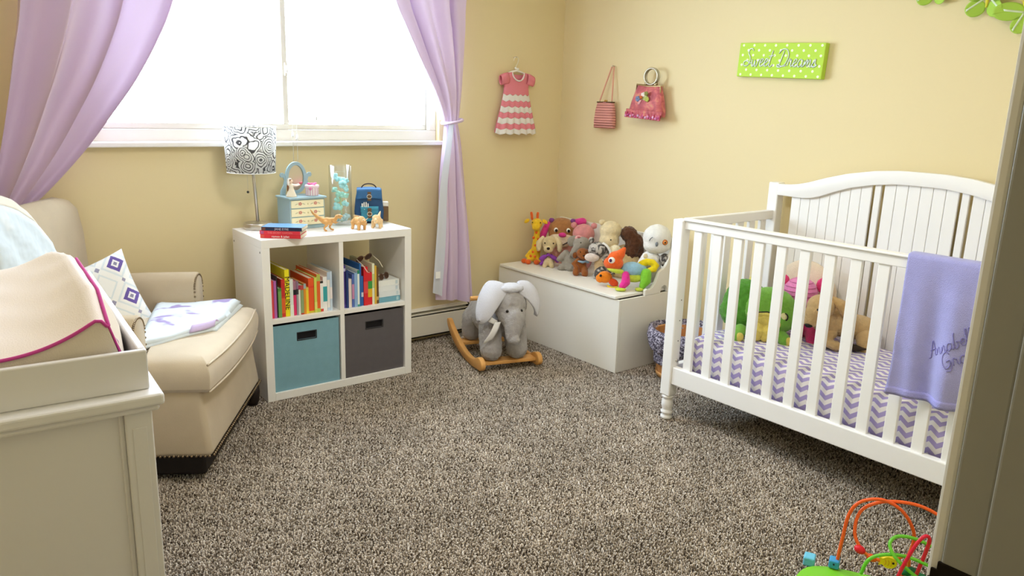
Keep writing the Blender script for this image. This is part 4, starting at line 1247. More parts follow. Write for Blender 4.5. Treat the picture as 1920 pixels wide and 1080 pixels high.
# grey elephant
e_ = toy('elephant_plush', 'small grey elephant soft toy with trunk to one side', -.262, -.395)
m_gr = plush('#A59E93', .06)
blob('body', [('e', q(6, 16), (.040, .044, .050)), ('c', [q(2, 8, .02), q(-8, 4, .045)], [.024, .021]), ('c', [q(10, 8, .02), q(6, 3, .055)], [.022, .020]), ('c', [q(-2, 30, .01), q(-12, 18, .022)], [.018, .016])], m_gr, e_, .006, 4)
blob('head', [('e', q(22, 48, .01), (.042, .046, .044)), ('c', [q(18, 44, .035), q(11, 36, .05), q(8, 30, .055)], [.026, .018, .014])], m_gr, e_, .006, 4)
blob('ear', [('e', q(9, 52, .012), (.010, .034, .036), (-.5, 0, .3))], m_gr, e_, .005, 3)
blob('ear', [('e', q(36, 44, .008), (.010, .022, .036), (.2, 0, -.5))], m_gr, e_, .005, 3)
eyes(e_, (q(21, 52, .050),), .0035)

# small brown dog
w = toy('puppy_plush', 'small chestnut brown puppy soft toy in front of the grey elephant', -.300, -.548)
m_ch = plush('#9A5A2C')
blob('body', [('e', q(0, 18), (.034, .038, .040)), ('c', [q(-6, 10, .02), q(-7, 5, .05)], [.021, .020]), ('c', [q(8, 10, .02), q(9, 4, .052)], [.021, .020]), ('c', [q(-4, 26, .02), q(-12, 20, .035), q(-6, 14, .045)], [.015, .014, .014])], m_ch, w, .005, 4)
blob('head', [('e', q(3, 38, .012), (.034, .036, .032)), ('e', q(5, 33, .032), (.022, .024, .018))], m_ch, w, .005, 4)
for dx, dz in ((-10, 34), (14, 40)): blob('ear', [('e', q(dx, dz, .012), (.010, .016, .020))], plush('#8A4D24'), w, .005, 3)
eyes(w, (q(-1, 42, .042), q(9, 42, .040)), .0035)
blob('nose', [('e', q(5, 36, .052), (.005, .008, .005))], cm('#2A1812', .4), w, .003, 2)
blob('scarf', [('c', [q(-4, 25, .034), q(4, 24, .042), q(12, 26, .034)], [.006, .008, .006]), ('e', q(13, 24, .034), (.008, .012, .008))], fabric('#8FA9BE'), w, .004, 2)

# lion
l_ = toy('lion_plush', 'large cream lion soft toy with dark brown mane, head bowed', -.165, -.735)
m_l = plush('#E2CFA6'); m_lm = plush('#5C3A26', .2)
blob('body', [('e', q(18, 26), (.075, .085, .085)), ('e', q(22, 8), (.07, .085, .05))], plush('#D9BE8C'), l_, .008, 4, fuzz=.006)
blob('head', [('e', q(-8, 74), (.065, .062, .048)), ('e', q(-10, 58, .02), (.055, .056, .05))], m_l, l_, .007, 4, fuzz=.008)
blob('muzzle', [('e', q(0, 46, .06), (.034, .034, .028))], plush('#F0E2BE'), l_, .006, 3)
blob('mane', [('e', q(22, 70, .015), (.045, .045, .040)), ('e', q(32, 56, .02), (.045, .050, .055)), ('e', q(26, 42, .03), (.04, .046, .042)), ('e', q(38, 42, .0), (.04, .036, .04))], m_lm, l_, .006, 2, fuzz=.016)
blob('ear', [('e', q(-23, 86, .0), (.014, .020, .016))], m_l, l_, .005, 3)
eyes(l_, (q(-8, 62, .075),), .004)

# tabby cat
m_tab, t, bs = nt('tabby_fur')
bs.inputs['Roughness'].default_value = .95
co = coords(t)
nz = N(t, 'TexNoise', Scale=34.0, Detail=2, Distortion=1.2); t.links.new(co, nz.inputs['Vector'])
r1 = N(t, 'ValToRGB'); el = r1.color_ramp.elements
el[0].position = .42; el[0].color = srgb('#4E4A48'); el[1].position = .56; el[1].color = srgb('#C9C2BA')
t.links.new(nz.outputs['Fac'], r1.inputs['Fac']); t.links.new(r1.outputs[0], bs.inputs['Base Color'])
n2 = N(t, 'TexNoise', Scale=260.0); t.links.new(co, n2.inputs['Vector'])
bp = N(t, 'Bump', Strength=.8, Distance=.004); t.links.new(n2.outputs['Fac'], bp.inputs['Height']); t.links.new(bp.outputs[0], bs.inputs['Normal'])
c_ = toy('cat_plush', 'grey striped tabby cat soft toy with white headband bending forward', -.262, -.655)
blob('body', [('e', q(14, 30), (.05, .052, .045)), ('c', [q(22, 30), q(20, 12)], [.034, .03])], m_tab, c_, .006, 4, fuzz=.006)
blob('head', [('e', q(0, 46, .02), (.045, .048, .040))], m_tab, c_, .006, 4, fuzz=.006)
blob('muzzle', [('e', q(-8, 34, .045), (.026, .036, .024))], plush('#E6D6CC'), c_, .005, 3)
blob('chest', [('c', [q(4, 26, .02), q(4, 12, .03)], [.028, .026])], plush('#D0B58C'), c_, .005, 3, fuzz=.005)
blob('front_paw', [('c', [q(6, 14, .04), q(0, 5, .055)], [.024, .020])], m_tab, c_, .005, 3, fuzz=.005)
for dx in (-10, 10): blob('ear', [('e', q(dx, 60, .01), (.008, .014, .018))], m_tab, c_, .004, 2)
b = bm_(); tube(b, catmull([q(6, 58, .045), q(12, 54, .05), q(17, 46, .05), (q(18, 40, .045))], 5), .006, 7); obj('headband', b, cm('#F2F0EC', .7), c_, smooth=True)

# owl
o_ = toy('owl_plush', 'white owl soft toy with one orange ringed eye near the crib', -.150, -1.005)
m_w = plush('#F1EFEA', .04)
blob('body', [('e', q(-10, 26), (.058, .066, .075)), ('e', q(-8, 40), (.05, .054, .045))], m_w, o_, .007, 4, fuzz=.007)
blob('head', [('e', q(0, 74), (.066, .076, .066)), ('e', q(0, 62, .01), (.055, .072, .04))], m_w, o_, .007, 4, fuzz=.004)
b = bm_(); ell(b, q(11, 70, .060), (.006, .014, .014), n=16, m=8); ey = obj('eye_ring', b, cm('#C06A2C', .5), o_, smooth=True)
b = bm_(); ell(b, q(11, 70, .065), (.005, .0085, .0085), n=14, m=8); obj('iris', b, cm('#E09448', .4), ey, smooth=True)
b = bm_(); ell(b, q(11, 70, .069), (.003, .0045, .0045), n=12, m=6); obj('pupil', b, cm('#20140E', .3), ey, smooth=True)
b = bm_(); tube(b, [q(-14, 71, .058), q(-12, 75, .061), q(-9, 77, .062)], .002, 6); obj('closed_eye', b, cm('#5A5A60', .6), o_, smooth=True)
blob('beak', [('e', q(-2, 67, .066), (.008, .008, .012))], cm('#7C828A', .5), o_, .003, 2)
b = bm_(); lathe(b, [(0, 0), (.012, 0), (.0125, .002), (.010, .004), (0, .003)], 16, mt=xform(q(-18, 48, .050), (0, PI / 2, 0)), cap=False); obj('button', b, cm('#E8DCC4', .4), o_, smooth=True)
blob('wing', [('e', q(14, 42, .03), (.022, .030, .034))], m_tab, o_, .006, 3, fuzz=.006)

for o_q, sc_q, mv in ((d, (1.15, 1.2, 1.04), (0, .038)), (p_, 1.16, (0, 0)), (k_, 1.12, (0, .022)), (e_, (1.15, 1.18, 1.02), (0, -.008)), (w, 1.02, (0, -.015)), (l_, (1.1, 1.08, 1.12), (0, .03)), (c_, (1.15, 1.25, 1.1), (0, -.01)), (o_, (1.08, 1.06, 1.13), (0, -.005)), (g, 1.03, (0, .004))):
    o_q.scale = sc_q if isinstance(sc_q, tuple) else (sc_q,) * 3
    o_q.location.x += mv[0]; o_q.location.y += mv[1]

# rainbow chameleon toy with orange head
r_ = toy('chameleon_plush', 'bright chameleon soft toy with orange pointed head and pink leg', -.318, -.985, rz=FA)
KY, KZ = .0031, .0032
m_or = plush('#F0682C'); m_lm2 = plush('#C9D84A'); m_bl = plush('#9CC6DC'); m_gn = plush('#86CC3A'); m_yl = plush('#F0D41E'); m_hp2 = plush('#E83A98')
blob('body', [('e', q(2, 34), (.042, .066, .042)), ('e', q(16, 32, -.01), (.036, .04, .036))], m_bl, r_, .006, 4, fuzz=.003)
blob('belly', [('e', q(4, 20, .008), (.036, .062, .026))], m_lm2, r_, .006, 4)
blob('head', [('e', q(-32, 44, .01), (.046, .056, .040)), ('c', [q(-30, 52, .005), q(-18, 62, 0), q(-14, 70, 0)], [.04, .024, .010])], m_or, r_, .006, 4)
blob('jaw', [('e', q(-27, 32, .012), (.048, .056, .016), (-.22, 0, 0))], m_lm2, r_, .006, 3)
b = bm_(); ell(b, q(-36, 51, .050), (.010, .018, .018), n=16, m=10); ey = obj('eye_white', b, cm('#F8F6F0', .3), r_, smooth=True)
b = bm_(); ell(b, q(-38, 51, .058), (.004, .009, .010), n=12, m=8); obj('pupil', b, cm('#4A2A5A', .3), ey, smooth=True)
blob('front_leg', [('c', [q(-10, 26, .04), q(-9, 14, .055), q(-15, 8, .065)], [.022, .026, .020])], m_hp2, r_, .006, 3)
blob('front_foot', [('e', q(-18, 3, .075), (.026, .032, .010))], m_lm2, r_, .005, 3)
blob('rear_leg', [('c', [q(26, 28, .02), q(26, 16, .035), q(20, 8, .045)], [.032, .030, .018])], m_gn, r_, .006, 3, fuzz=.003)
blob('rear_foot', [('e', q(15, 3, .055), (.024, .026, .010))], m_lm2, r_, .005, 3)
blob('tail', [('c', [q(18, 42, -.02), q(27, 47, -.02), q(38, 47, -.01), q(44, 42, 0), q(40, 35, .005), q(32, 34, 0)], [.022, .02, .019, .018, .017, .015])], m_yl, r_, .006, 3)

# little fish
f_ = toy('fish_plush', 'small orange fish soft toy with yellow edges under the chameleon head', -.395, -.872, rz=FA - .1)
blob('body', [('e', q(-2, 16), (.030, .042, .034)), ('e', q(-10, 14, .01), (.024, .026, .026))], plush('#F28A24'), f_, .005, 4)
blob('tail_fin', [('e', q(14, 8, .01), (.014, .032, .022), (-.5, 0, 0))], plush('#E5542A'), f_, .005, 3)
blob('fin_edge', [('c', [q(4, 2, .02), q(12, -1, .025), q(21, 1, .02)], [.006, .007, .006])], plush('#F0D43A'), f_, .004, 2)
eyes(f_, (q(-9, 20, .030),), .0075, '#2A1A14')
KY, KZ = .00324, .0033

# ------------------------------------------------------------------ rocking elephant
EA = math.radians(-106.3)
m_wood = mat('honey_wood', '#D9A05A', .45, var=.10, vscale=14, spec=.35)
m_grey = mat('grey_plush', '#A7A19E', .95, bump=.9, bscale=220, var=.08, vscale=40, sheen=.3, spec=.03)
m_earin = mat('pale_ear_plush', '#CFCDD4', .95, bump=.7, bscale=220, sheen=.3, spec=.03)
el_ = thing('rocking_elephant', 'grey plush rocking elephant on honey wood rockers', 'rocking toy', (-.96, -.74, .004), EA)
def skid_profile():
    up = [(.035, .030), (.038, .052), (.020, .074), (-.012, .080), (-.045, .070), (-.085, .050), (-.15, .040), (-.24, .046), (-.33, .066), (-.41, .094), (-.48, .124), (-.525, .150), (-.548, .154)]
    lo = [(-.562, .140), (-.548, .110), (-.50, .076), (-.42, .040), (-.33, .016), (-.24, .004), (-.15, .0), (-.07, .004), (-.03, .010), (.01, .012)]
    return [(p.x, p.y) for p in catmull([(a, c, 0) for a, c in up + lo], 4, True)]
pr = skid_profile()
for y in (-.178, .152):
    b = bm_(); prism(b, list(reversed(pr)), .027, Matrix(((1, 0, 0, 0), (0, 0, 1, y), (0, 1, 0, 0), (0, 0, 0, 1))))
    obj('rocker', b, m_wood, el_, bevel=.004, smooth=True)
for x in (-.03, -.36):
    z_ = .034 if x > -.1 else .05
    pbox('cross_board', (x - .045, -.152, z_), (x + .03, .153, z_ + .018), m_wood, el_, bevel=.003)
b = bm_(); cyl(b, (-.13, -.185, .375), (-.13, .205, .375), .0125, n=16); obj('handle_bar', b, m_wood, el_, smooth=True, bevel=.002)
blob('body', [('e', (-.24, -.01, .235), (.17, .115, .105)), ('e', (-.14, 0, .25), (.10, .105, .10)), ('e', (-.36, -.01, .225), (.09, .11, .115)),
     ('c', [(-.085, -.088, .23), (-.055, -.092, .13), (-.040, -.094, .105)], [.062, .062, .060]), ('c', [(-.085, .056, .23), (-.055, .056, .13), (-.040, .056, .105)], [.062, .062, .060]),
     ('c', [(-.37, -.085, .20), (-.375, -.088, .12)], [.062, .058]), ('c', [(-.37, .065, .20), (-.375, .068, .12)], [.062, .058])], m_grey, el_, .008, 4, fuzz=.012)
blob('head', [('e', (-.055, .012, .345), (.082, .095, .088)), ('e', (-.015, .008, .30), (.068, .078, .062)),
     ('c', [(.015, .005, .285), (.045, -.004, .245), (.055, -.012, .210), (.068, -.012, .186), (.088, -.008, .190)], [.062, .048, .040, .032, .026])], m_grey, el_, .007, 4, fuzz=.010)
for y, z in ((-.036, .335), (.045, .333)):
    b = bm_(); ell(b, (.030, y, z), (.008, .008, .008), n=12, m=8); obj('eye', b, cm('#1A1412', .15), el_, smooth=True)
b = bm_(); tube(b, [(.034, -.014, .331), (.039, .004, .328), (.036, .022, .332)], .0016, 5); obj('brow_stitch', b, cm('#6A6260', .8), el_, smooth=True)
def ear(pts, wid, m_, name, thick):
    """floppy flap along a centre line"""
    c = catmull(pts, 6)
    b = bm_()
    n = len(c) - 1
    side = V(wid[0])
    def fn(a, v):
        i = min(int(v * n), n - 1); tt = v * n - i
        p = c[i].lerp(c[i + 1], tt)
        s_ = (a - .5) * 2
        w_ = wid[1] * (math.sin(PI * min(1, .22 + .78 * v) ** .9) ** .45 if v < 1 else 0)
        if v < .2: w_ *= .45 + .55 * math.sqrt(v / .2)
        if v > .75: w_ *= math.sqrt(max(0, 1 - ((v - .75) / .25) ** 2))
        return p + side * s_ * w_ + V((.016 * (1 - s_ * s_), 0, .014 * (1 - s_ * s_)))
    grid(b, fn, 16, 30)
    return obj(name, b, m_, el_, smooth=True, solid=thick, bevel=0)
ear([(-.075, -.025, .440), (-.060, -.074, .424), (-.04, -.118, .374), (-.03, -.147, .318), (-.03, -.168, .270)], (V((.66, .46, -.52)).normalized() * 1.0, .062), m_earin, 'left_ear', .022)
ear([(-.075, .06, .438), (-.060, .110, .418), (-.04, .145, .378), (-.03, .160, .330), (-.03, .155, .285)], (V((.66, -.46, -.52)).normalized() * 1.0, .054), m_earin, 'right_ear', .022)
blob('forelock', [('e', (-.06, .015, .438), (.058, .082, .026))], m_earin, el_, .008, 4, fuzz=.008)
m_rb = cm('#E9E6E4', .5)
b = bm_()
grid(b, lambda a, v: V((.012 + .012 * math.sin(PI * v), -.118 + .035 * (a - .5) * (1 + .2 * v) + .038 * (1 - v) - .02 * v, .275 - .105 * v + (.018 * (a - .5) if v > .95 else 0))), 4, 10)
obj('ribbon_tail', b, m_rb, el_, smooth=True, solid=.002)
b = bm_()
grid(b, lambda a, v: V((-.005 + .01 * math.sin(PI * v), -.075 - .072 * v, .262 + .045 * v + .028 * (a - .5) * (1 + .4 * v))), 4, 10)
obj('ribbon_loop', b, m_rb, el_, smooth=True, solid=.003)

# ------------------------------------------------------------------ things on the walls
# knitted dress on a hanger
m_pink = mat('coral_pink_knit', '#F0909E', .95, bump=.8, bscale=420, spec=.05)
m_whk = mat('white_knit', '#F4EFEC', .95, bump=.8, bscale=420, spec=.05)
ds = thing('knitted_dress', 'pink and white striped knitted dress hanging on the window wall', 'dress', (-.403, -.024, 0))
def prof_x(z):
    tab = [(1.588, .072), (1.57, .098), (1.54, .100), (1.50, .092), (1.46, .098), (1.40, .112), (1.33, .132), (1.26, .152), (1.222, .160)]
    for (za, a), (zb_, c) in zip(tab[:-1], tab[1:]):
        if zb_ <= z <= za: return a + (c - a) * (za - z) / (za - zb_)
    return tab[0][1] if z > tab[0][0] else tab[-1][1]
def dress_band(z1, z0, name, m_, wav=0):
    b = bm_()
    def pt(a, v):
        s_ = a * 2 - 1
        zw = wav * (abs(((a * 5) % 1) - .5) * 2 - .5)
        z = z1 + (z0 - z1) * v + zw
        w = prof_x(z1 + (z0 - z1) * v)
        flare = max(0, (1.46 - z) / .24)
        y = -.006 - (.020 + .016 * flare) * math.sqrt(max(0, 1 - s_ * s_ * .98)) - .006 * flare * math.cos(a * 6 * 2 * PI)
        return V((s_ * w, y, z))
    grid(b, pt, 40, 6)
    return obj(name, b, m_, ds, smooth=True, solid=.004)
bz_ = [1.455, 1.418, 1.384, 1.350, 1.318, 1.284, 1.252, 1.222]
b = bm_()
def bod(a, v):
    s_ = a * 2 - 1
    ztop = 1.588 - .050 * max(0, 1 - (s_ / .45) ** 2) if abs(s_) < .45 else 1.588 - .014 * (abs(s_) - .45)
    z = ztop + (1.452 - ztop) * v
    w = prof_x(z) if v > .3 else .098
    return V((s_ * w, -.006 - .020 * math.sqrt(max(0, 1 - s_ * s_ * .98)), z))
grid(b, bod, 36, 14)
obj('bodice', b, m_pink, ds, smooth=True, solid=.004)
for i in range(7):
    dress_band(bz_[i], bz_[i + 1], 'white_stripe' if i % 2 == 0 else 'pink_stripe', m_whk if i % 2 == 0 else m_pink, .010 if 0 < i else .010)
b = bm_()
grid(b, lambda a, v: V(((a * 2 - 1) * (prof_x(1.58 - .35 * v) - .002), -.003, 1.575 - .345 * v)), 10, 10)
obj('dress_back', b, m_pink, ds, smooth=True, solid=.003)
for s2 in (-1, 1):
    b = bm_()
    rings = []
    for kx, kz, rr_ in ((.072, 1.556, .032), (.098, 1.552, .031), (.118, 1.546, .029), (.128, 1.542, .028)):
        rings.append([V((s2 * kx + s2 * .004 * math.cos(a), -.016 + .55 * rr_ * math.sin(a), kz - .004 + rr_ * math.cos(a))) for a in [2 * PI * k / 18 for k in range(18)]])
    loft(b, rings, cap=False)
    obj('sleeve', b, m_pink, ds, smooth=True, solid=.003)
b = bm_(); tube(b, [(.046 * math.cos(a), -.022 - .010 * abs(math.sin(a)), 1.588 - .050 * math.sin(a)) for a in [PI * k / 14 for k in range(15)]], .0045, 7); obj('collar_trim', b, m_whk, ds, smooth=True)
hg = thing('clothes_hanger', 'small white padded hanger with bow holding the knitted dress', 'hanger', (-.403, -.020, 0))
b = bm_(); tube(b, catmull([(-.016, 0, 1.655), (-.012, -.002, 1.672), (.004, -.003, 1.680), (.018, -.002, 1.668), (.016, 0, 1.645), (.004, 0, 1.628), (0, 0, 1.60)], 6), .0022, 7); obj('hook', b, cm('#E8E2D0', .3, metal=.5), hg, smooth=True)
b = bm_(); tube(b, [(-.095, -.012, 1.566), (-.04, -.012, 1.590), (0, -.012, 1.598), (.04, -.012, 1.590), (.095, -.012, 1.566)], .006, 8); obj('hanger_arm', b, cm('#F4F0EA', .7), hg, smooth=True)
blob('bow', [('e', (-.009, -.012, 1.612), (.010, .005, .008)), ('e', (.009, -.012, 1.608), (.010, .005, .007)), ('e', (0, -.014, 1.606), .005)], cm('#F6F3EE', .7), hg, .003, 2)
b = bm_(); cyl(b, (-.004, .02, 1.676), (-.004, -.010, 1.678), .003, n=8); obj('nail', b, cm('#CFC8B8', .4, metal=.6), hg)

# pink crochet purse: local x along the wall, y out into the room
m_cro, t, bs = nt('pink_crochet')
bs.inputs['Roughness'].default_value = .9
co = coords(t); sx = N(t, 'SeparateXYZ'); t.links.new(co, sx.inputs[0])
wv = mth('ABSOLUTE', mth('SINE', mth('MULTIPLY', sx.outputs['Z'], 2 * PI / .030)))
nz = N(t, 'TexNoise', Scale=160.0); t.links.new(co, nz.inputs['Vector'])
hgt = mth('ADD', wv, mth('MULTIPLY', nz.outputs['Fac'], .5))
bp = N(t, 'Bump', Strength=.9, Distance=.008); t.links.new(hgt, bp.inputs['Height']); t.links.new(bp.outputs[0], bs.inputs['Normal'])
mx = N(t, 'MixRGB'); mx.inputs['Color1'].default_value = srgb('#CC7E78'); mx.inputs['Color2'].default_value = srgb('#EBA59A')
t.links.new(wv, mx.inputs['Fac']); t.links.new(mx.outputs[0], bs.inputs['Base Color'])
WR = -PI / 2   # local +X runs along -Y (to the right in the room), local -Y faces the room? (x towards -y, y towards +x)
def wallthing(name, label, cat, y, z, tilt=0): return thing(name, label, cat, (-.004, y, z), (0, tilt, -PI / 2) if not tilt else Euler((0, tilt, -PI / 2)))
# with rz = -90 deg: local +X -> world -Y, local +Y -> world +X (into the wall), so the front is at local -Y
p1 = wallthing('crochet_purse', 'small pink crochet purse with chain strap on the right wall', 'purse', -.440, 1.275)
b = bm_()
rings = []
for z, w, d_ in ((0, .078, .012), (.004, .082, .026), (.05, .080, .030), (.11, .074, .024), (.148, .066, .014), (.154, .064, .010)):
    rings.append([V((w * math.copysign(abs(math.cos(a)) ** .5, math.cos(a)), -.034 + d_ * math.copysign(abs(math.sin(a)) ** .7, math.sin(a)), z)) for a in [2 * PI * k / 32 for k in range(32)]])
loft(b, rings)
obj('purse_body', b, m_cro, p1, smooth=True)
for xa_ in (-.066, .012): pbox('purse_frame', (xa_, -.046, .150), (xa_ + .054, -.022, .157), cm('#5C4A34', .35, metal=.8), p1, bevel=.002)
b = bm_(); ell(b, (-.006, -.034, .162), .006); ell(b, (.007, -.034, .162), .006); obj('kiss_clasp', b, cm('#C9A95A', .3, metal=.9), p1, smooth=True)
b = bm_()
for s2 in (-1, 1):
    for k in range(34):
        t0 = k / 34
        p = V((s2 * .05, -.034, .165)).lerp(V((s2 * .008 + .02, -.010, .362)), t0)
        ell(b, p, .0048, n=6, m=4)
obj('chain_strap', b, cm('#E2A58F', .5), p1, smooth=True, kind='stuff')
for s2 in (-1, 1):
    b = bm_(); tube(b, [(s2 * .05, -.034, .156), (s2 * .05, -.034, .176)], .002, 6); obj('strap_ring', b, cm('#8A7A5A', .3, metal=.9), p1)
b = bm_(); cyl(b, (.021, .01, .362), (.021, -.018, .364), .003, n=8); obj('wall_nail', b, cm('#CFC8B8', .4, metal=.6), p1)

# tapestry purse
m_tap, t, bs = nt('rose_tapestry')
bs.inputs['Roughness'].default_value = .6
bs.inputs['Sheen Weight'].default_value = .3
co = coords(t)
nz = N(t, 'TexNoise', Scale=26.0, Detail=3, Distortion=.6); t.links.new(co, nz.inputs['Vector'])
r1 = N(t, 'ValToRGB'); el = r1.color_ramp.elements
el[0].position = .35; el[0].color = srgb('#A8454F'); el[1].position = .72; el[1].color = srgb('#C9A06A')
for p0, c0 in ((.5, '#C05A60'), (.6, '#D2706C')):
    z_ = el.new(p0); z_.color = srgb(c0)
t.links.new(nz.outputs['Fac'], r1.inputs['Fac']); t.links.new(r1.outputs[0], bs.inputs['Base Color'])
p2 = wallthing('beaded_handbag', 'rose tapestry handbag with silver ring handle on the right wall', 'handbag', -.780, 1.330, .06)
b = bm_()
rings = []
for z, w, d_ in ((.03, .128, .020), (.05, .126, .040), (.10, .114, .038), (.15, .100, .028), (.19, .088, .016), (.195, .086, .012)):
    rings.append([V((w * math.copysign(abs(math.cos(a)) ** .5, math.cos(a)), -.046 + d_ * math.copysign(abs(math.sin(a)) ** .7, math.sin(a)) + .003 * math.sin(a * 9) * (1 - z * 4), z)) for a in [2 * PI * k / 40 for k in range(40)]])
loft(b, rings)
obj('bag_body', b, m_tap, p2, smooth=True)
b = bm_()
tube(b, [(-.090, -.055, .160), (-.088, -.058, .196), (0, -.062, .190), (.088, -.058, .196), (.092, -.055, .135)], .0045, 8)
tube(b, [(-.088, -.036, .196), (0, -.034, .192), (.088, -.036, .196)], .004, 8)
obj('clasp_frame', b, cm('#B9A378', .35, metal=.85), p2, smooth=True)
for dy in (-.054, -.040):
    b = bm_(); tube(b, [(.006 + .048 * math.cos(a), dy, .244 + .044 * math.sin(a)) for a in [2 * PI * k / 36 for k in range(36)]], .0055, 8, closed=True); obj('ring_handle', b, cm('#BDB8A6', .3, metal=.85), p2, smooth=True)
for x in (-.028, .040):
    blob('hinge_knot', [('e', (x, -.048, .202), (.014, .010, .010)), ('e', (x + .012, -.05, .208), .006)], cm('#A89A74', .3, metal=.8), p2, .003, 2)
b = bm_()
for k in range(13):
    box(b, (-.130 + .0205 * k, -.090 + .004 * (k % 2), .010), (-.112 + .0205 * k, -.082, .042))
fr = obj('beaded_fringe', b, cm('#B8405A', .35), p2, bevel=.002, kind='stuff')
b = bm_()
grid(b, lambda a, v: V((-.134 + .268 * a, -.046 - .042 * math.sin(PI * (.08 + .84 * a)) ** .3 - .006 * math.sin(a * 70) * v, .058 - .034 * v)), 60, 5)
obj('ruffle_band', b, m_tap, p2, smooth=True, solid=.003)
for k in range(14):
    b = bm_(); ell(b, (-.122 + .0188 * k, -.088, .020 + .006 * (k % 2)), .008, n=8, m=5); obj('bead', b, cm(('#D98AB8', '#C0508A', '#E4B6D6')[k % 3], .12), p2, smooth=True)
for i, (x, z, r0, c0) in enumerate(((-.006, .135, .026, '#C9D08A'), (-.010, .142, .016, '#F0E2DC'), (-.045, .118, .018, '#7A86A8'), (.026, .120, .016, '#B9C060'), (.02, .150, .014, '#8A8A4A'), (-.014, .128, .010, '#D9763A'))):
    b = bm_()
    for k in range(5): ell(b, (x + r0 * .5 * math.cos(k * 1.26), -.080 - .003 * i, z + r0 * .5 * math.sin(k * 1.26)), (r0 * .55, .006, r0 * .45), n=8, m=5)
    obj('fabric_flower', b, cm(c0, .7), p2, smooth=True)
b = bm_(); grid(b, lambda a, v: V((-.022 - .028 * v + .016 * (a - .5), -.083 - .004 * math.sin(v * 6), .115 - .055 * v)), 3, 10); obj('ribbon_tail', b, cm('#DDA0A0', .5), p2, smooth=True, solid=.002)

# lime polka dot sign
sg = thing('canvas_sign', 'lime green polka dot canvas with silver script on the right wall', 'sign', (0, 0, 0))
y0s, y1s, z0s, z1s = -1.352, -1.815, 1.560, 1.722
m_lime = mat('lime_canvas', '#B9DC4E', .7, bump=.1, bscale=500)
pbox('canvas', (-.034, y1s, z0s), (-.001, y0s, z1s), m_lime, sg, bevel=.003)
m_dot = cm('#F2F4D8', .7)
for rI in range(7):
    for c_i in range(8):
        yy = y0s - .022 - (c_i + (.5 if rI % 2 else 0)) * .0605
        zz = z1s - .012 - rI * .0232
        if yy < y1s + .010: continue
        b = bm_(); lathe(b, [(0, 0), (.0066, 0), (.0062, .0006), (0, .0008)], 10, mt=xform((-.0338, yy, zz), (0, -PI / 2, 0)), cap=False)
        obj('polka_dot', b, m_dot, sg)
m_silv = cm('#C3CDC4', .3, metal=.35)
def script(strokes, org, sx_, sz_, rad, par, m_, x, shear=.25):
    """hand-drawn letters as raised strokes; strokes in a unit grid, y to the right"""
    b = bm_()
    for st in strokes:
        pts = catmull([(x, org[0] - (p[0] + shear * p[1]) * sx_, org[1] + p[1] * sz_) for p in st], 5)
        tube(b, pts, rad, 6)
    return b
def letters(word):
    L_ = {
        'S': ([[(.95, 1.75), (.8, 2.0), (.45, 1.95), (.35, 1.5), (.7, 1.0), (.75, .4), (.4, 0), (0, .1), (-.05, .45), (.3, .6), (.8, .35), (1.05, .4)]], 1.05),
        'w': ([[(0, .8), (.1, .1), (.3, .0), (.45, .7), (.5, .1), (.75, 0), (.95, .75), (1.1, .7)]], 1.1),
        'e': ([[(0, .35), (.35, .5), (.45, .8), (.22, .85), (.08, .4), (.2, .02), (.5, .1), (.62, .35)]], .62),
        't': ([[(.3, 1.8), (.15, .6), (.15, .05), (.4, 0), (.6, .25)], [(-.1, 1.15), (.5, 1.25)]], .65),
        'D': ([[(.45, 1.8), (.3, .9), (.1, .05), (-.1, .0)], [(-.2, 1.5), (.2, 1.95), (.8, 1.9), (1.15, 1.2), (.9, .3), (.3, -.05), (-.1, .05), (.0, .25), (.5, .05), (1.1, .15)]], 1.25),
        'r': ([[(0, .1), (.1, .8), (.2, .9), (.25, .75), (.42, .75), (.4, .2), (.55, .05), (.68, .3)]], .66),
        'a': ([[(.55, .75), (.25, .85), (.02, .4), (.2, 0), (.5, .3), (.58, .8), (.55, .15), (.72, .05), (.85, .3)]], .82),
        'm': ([[(0, .05), (.08, .75), (.12, .2), (.3, .8), (.42, .7), (.42, .1), (.5, .5), (.68, .82), (.78, .65), (.76, .1), (.92, .05), (1.05, .3)]], 1.05),
        's': ([[(0, .3), (.3, .9), (.32, .5), (.45, .2), (.2, 0), (0, .15), (.4, .1), (.6, .3)]], .5),
        'A': ([[(-.2, 0), (.1, .1), (.75, 1.8), (.8, .9), (.75, .1), (1.0, .1)], [(.2, .75), (.9, .8)]], 1.0),
        'n': ([[(0, .05), (.08, .75), (.1, .25), (.35, .82), (.48, .65), (.46, .1), (.62, .05), (.75, .3)]], .75),
        'b': ([[(0, .4), (.25, 1.6), (.35, 1.8), (.2, 1.5), (.08, .1), (.3, 0), (.5, .4), (.35, .75), (.5, .7), (.75, .6)]], .7),
        'l': ([[(0, .35), (.3, 1.4), (.3, 1.8), (.15, 1.6), (.1, .2), (.25, 0), (.45, .3)]], .42),
        'G': ([[(1.0, 1.5), (.7, 1.85), (.2, 1.5), (.05, .7), (.35, .05), (.8, .3), (.9, .85), (.5, .8), (.95, .8), (.95, .1), (.7, -.35), (.3, -.2)]], 1.15),
        'c': ([[(.5, .7), (.3, .85), (.05, .45), (.2, .02), (.5, .1), (.65, .35)]], .62),
    }
    out, x = [], 0
    for ch in word:
        if ch == ' ': x += .7; continue
        s_, adv = L_[ch]
        for st in s_: out.append([(p[0] + x, p[1]) for p in st])
        x += adv
    return out, x
so, wid = letters('Sweet Dreams')
b = script(so, (y0s - .036, z0s + .052), .392 / wid, .041, .0030, sg, m_silv, -.0355, .12)
obj('lettering', b, m_silv, sg, smooth=True, label='silver script lettering')
Rs = Matrix.Rotation(.040, 3, 'X'); cs = V((0, (y0s + y1s) / 2, (z0s + z1s) / 2))
